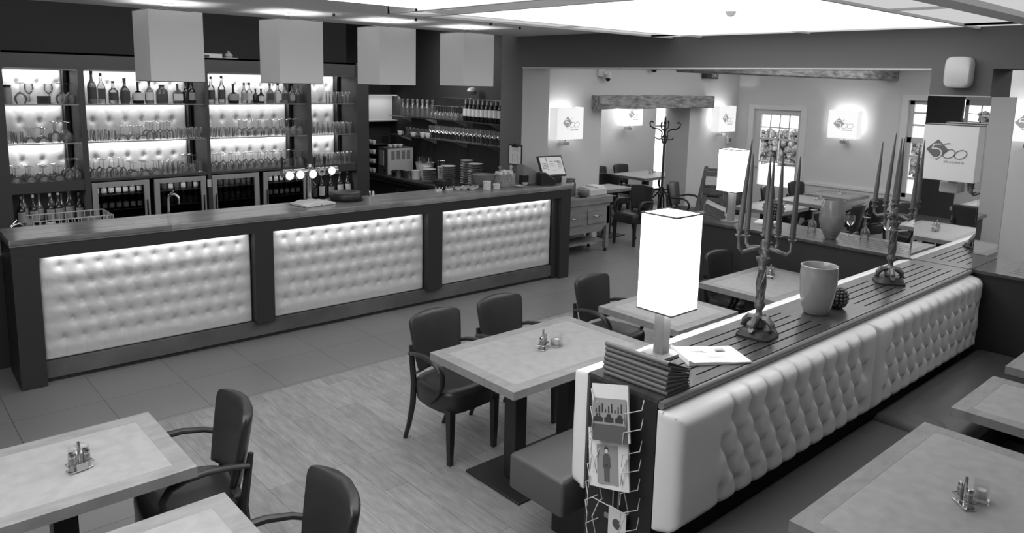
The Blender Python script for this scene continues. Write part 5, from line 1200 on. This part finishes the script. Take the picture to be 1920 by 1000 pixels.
def magazine(label, z, h, w, tilt, kind, yc):
    t = thing('magazine', label, 'magazine', (2.362, 1.965+yc, z)); Mx = Matrix.Rotation(tilt, 4, 'Y') @ Matrix.Rotation(-.26, 4, 'X')
    R = []
    for i in range(9):
        y = -w/2+w*i/8; b_ = .006*math.sin(PI*i/8*1.5); R.append([Mx @ Vector(p) for p in ((-.004-b_, y, 0), (.004-b_, y, 0), (.004-b_, y, h), (-.004-b_, y, h))])
    MB().loft(R).build('pages', 'paper_white', t, sharp=50)
    def pm(y, zz, x=-.0115): return Mx @ facing((x, y, zz), (0, -1, 0))
    def rect(n, y0, y1, z0, z1, m, x=-.0115):
        mb = MB(); mb.add([Mx @ Vector(p) for p in ((x, y0, z0), (x, y1, z0), (x, y1, z1), (x, y0, z1), (x+.0005, y0, z0), (x+.0005, y1, z0), (x+.0005, y1, z1), (x+.0005, y0, z1))], [(0, 3, 2, 1), (4, 5, 6, 7), (0, 1, 5, 4), (1, 2, 6, 5), (2, 3, 7, 6), (3, 0, 4, 7)]); mb.build(n, m, t, smooth=False)
    if kind == 'sabato':
        text('masthead', 'SABATO', .052, pm(0, h-.035), 'print_mid', t, .0003, 1.0)
        rect('cover_photo', -.062, .055, .02, h-.065, 'print_mid')
        x = -.0125
        mb = MB()
        def poly(pp): mb.add([Mx @ Vector((x, -p, q)) for p, q in pp] + [Mx @ Vector((x+.0006, -p, q)) for p, q in pp], [tuple(range(len(pp))), tuple(range(2*len(pp)-1, len(pp)-1, -1))])
        poly([(-.014, .03), (-.002, .03), (-.001, .09), (-.016, .09)]); poly([(.002, .03), (.014, .03), (.016, .09), (.001, .09)]); poly([(-.022, .088), (.022, .088), (.020, .135), (.010, .148), (-.010, .148), (-.020, .135)])
        mb.build('figure_clothes', 'print_dark', t, smooth=False)
        mb = MB(); poly([(.009*math.cos(2*PI*k/10), .160+.012*math.sin(2*PI*k/10)) for k in range(10)]); x = -.013
        mb.build('figure_head', 'paper_white', t, smooth=False)
        mb = MB(); poly([(-.011, .158), (-.011, .172), (0, .178), (.011, .172), (.011, .158), (.007, .168), (-.007, .168)]); poly([(-.006, .095), (.006, .095), (.006, .105), (-.006, .105)]); mb.build('figure_hair', 'ring_grey', t, smooth=False)
    else:
        rect('cover_photo', -w/2+.008, w/2-.008, .03, h-.06, 'print_mid'); rect('street', -w/2+.008, w/2-.008, .0, .07, 'print_dark', -.0125)
        mb = MB(); x = -.0125
        def poly(pp): mb.add([Mx @ Vector((x, -p, q)) for p, q in pp] + [Mx @ Vector((x+.0006, -p, q)) for p, q in pp], [tuple(range(len(pp))), tuple(range(2*len(pp)-1, len(pp)-1, -1))])
        for cx in (-.06, 0, .06): poly([(cx-.025, .08), (cx+.025, .08), (cx+.026, .098), (cx+.014, .102), (cx+.008, .115), (cx-.008, .115), (cx-.014, .102), (cx-.026, .098)])
        for k in range(9): cx = -.07+.0175*k; poly([(cx-.004, .12), (cx+.004, .12), (cx+.003, .135+.012*(k % 3)), (cx-.003, .135+.012*(k % 3))])
        mb.build('cars_and_towers', 'ring_grey', t, smooth=False)
magazine('magazine with cars before a skyline, in the upper pocket of the wire rack', .825, .24, .205, .20, 'cars', 0)
magazine('magazine headed SABATO with a standing figure, in the middle pocket of the wire rack', .605, .25, .225, .20, 'sabato', 0)
t = thing('card', 'small printed card low in the wire magazine rack', 'card', (2.43, 1.965, .34)); B(-.004, 0, -.05, .05, 0, .14).build('sheet', 'paper_white', t, smooth=False); MB().lathe([(.025, 0), (.025, .001)], 16, mtx=Matrix.Translation((-.004, 0, .07)) @ Matrix.Rotation(-PI/2, 4, 'Y')).build('emblem', 'print_dark', t)

# ================================================================== coat stand, high chairs
t = thing('coat_stand', 'black bentwood coat stand with curled hooks under the lintel beam', 'coat stand', (9.76, 7.32, 0))
MB().lathe([(.02, .02), (.018, 1.0), (.016, 1.72), (.024, 1.74), (.014, 1.82), (0, 1.86)], 12).build('pole', 'iron', t)
for k in range(4):
    a = k*PI/2+.4; c, s_ = math.cos(a), math.sin(a)
    MB().tube([(c*q, s_*q, z) for q, z in ((.02, 1.42), (.05, 1.53), (.04, 1.60), (.10, 1.65), (.18, 1.655), (.235, 1.69), (.245, 1.74), (.215, 1.77), (.19, 1.745))], .011, 8).build('hook', 'iron', t)
    MB().tube([(c*q, s_*q, z) for q, z in ((.02, 1.55), (.04, 1.50), (.07, 1.485), (.12, 1.49), (.145, 1.52))], .009, 8).build('lower_hook', 'iron', t)
    MB().tube([(c*q, s_*q, z) for q, z in ((.02, .72), (.06, .62), (.16, .52), (.20, .3), (.25, .02))], .013, 8).build('foot', 'iron', t)
MB().tube([(.21*math.cos(2*PI*k/24), .21*math.sin(2*PI*k/24), .66) for k in range(25)], .010, 8).build('umbrella_ring', 'iron', t)
def high_chair(label, loc, rz):
    t = thing('high_chair', label, 'high chair', loc, rz)
    for s in (-1, 1):
        x = s*.20
        for (ya, yb) in ((-.24, -.10), (.26, .12)): MB().prism([(ya-.025, 0), (ya+.025, 0), (yb+.025, .86), (yb-.025, .86)], 'x', x-.012, x+.012).build('post', 'highchair_wood', t, bevel=.004, smooth=False)
        for z in (.12, .34, .56, .80): ww = .22-.13*z/.86; B(x-.012, x+.012, -ww, ww+.01, z-.035, z+.035).build('side_rung', 'highchair_wood', t, bevel=.004, smooth=False)
    B(-.188, .188, -.12, .14, .50, .52).build('seat', 'highchair_wood', t, smooth=False); B(-.188, .188, .12, .14, .52, .74).build('backrest', 'highchair_wood', t, smooth=False)
    B(-.188, .188, -.20, -.08, .26, .275).build('footrest', 'highchair_wood', t, smooth=False); MB().tube([(-.19, -.12, .70), (.19, -.12, .70)], .012, 8).build('front_bar', 'highchair_wood', t)
    return t
h0 = high_chair('wooden ladder sided high chair, lower of the stacked pair behind the ledge', (9.0, 5.86, 0), .58)
dup(h0, (9.0, 5.86, .36), .58, 'wooden ladder sided high chair, upper of the stacked pair behind the ledge')
t = thing('side_chair', 'dark chair with a rounded bentwood back between the work table and the alcove', 'chair', (9.0, 8.2, 0), 0)
R = []
for z, w in ((.50, .25), (.56, .27), (.66, .28), (.76, .26), (.82, .20), (.85, .10)): R.append([(w*c, .17+z*.08+.02*s_-.06*c*c, z) for c, s_ in [(math.cos(2*PI*k/20), math.sin(2*PI*k/20)) for k in range(20)]])
MB().loft(R).build('backrest', 'leather_dark', t)
MB().tube([(-.28, -.1, .62), (-.30, .05, .66), (-.28, .20, .74), (-.2, .24, .84), (0, .25, .88), (.2, .24, .84), (.28, .20, .74), (.30, .05, .66), (.28, -.1, .62)], .016, 8).build('bent_rail', 'dark_wood', t)
MB().lathe([(0, .40), (.22, .40), (.23, .43), (.21, .46), (0, .465)], 24).build('seat', 'leather_dark', t)
for x in (-1, 1):
    for y in (-1, 1): MB().tube([(x*.17, y*.16, .42), (x*.20, y*.2, 0)], [.018, .012], 8).build('leg', 'dark_wood', t)

# things of one kind carry one group phrase
GR = {'armchair': 'dark leather armchairs', 'spirit_bottle': 'spirit bottles of the back bar', 'wall_sconce': 'glowing wall lamps', 'table_lamp': 'glowing box table lamps',
      'taper_candle': 'taper candles of the candelabras', 'candelabra': 'pewter candelabras', 'condiment_holder': 'condiment holders on the tables', 'candle_glass': 'square candle glasses on the tables',
      'shaker': 'metal shakers', 'fridge': 'glass door fridges', 'cup': 'white cups behind the bar', 'snack_dish': 'white snack dishes on the bar', 'banquette': 'banquettes along the divider',
      'wall_shelf': 'shelves on the dark side wall', 'high_chair': 'stacked wooden high chairs', 'half_wall': 'half walls with slatted ledges', 'pillar_mirror': 'mirrors on the pillar',
      'magazine': 'magazines in the wire rack', 'pepper_mill': 'pepper mills behind the basket', 'plastic_jar': 'jars in the wire basket', 'jewel_box': 'white blocks with wire bracelets',
      'glass_jar': 'glass jars on the work table', 'round_tub': 'pale round tubs', 'pan': 'steel pans', 'cutlery_tub': 'tubs of cutlery', 'water_tap': 'chrome water taps', 'newspaper': 'newspapers on the ledges'}
for o in list(C.objects):
    if o.parent is None and 'category' in o and 'group' not in o:
        k = o.name.split('.')[0]
        if k in GR: o['group'] = GR[k]
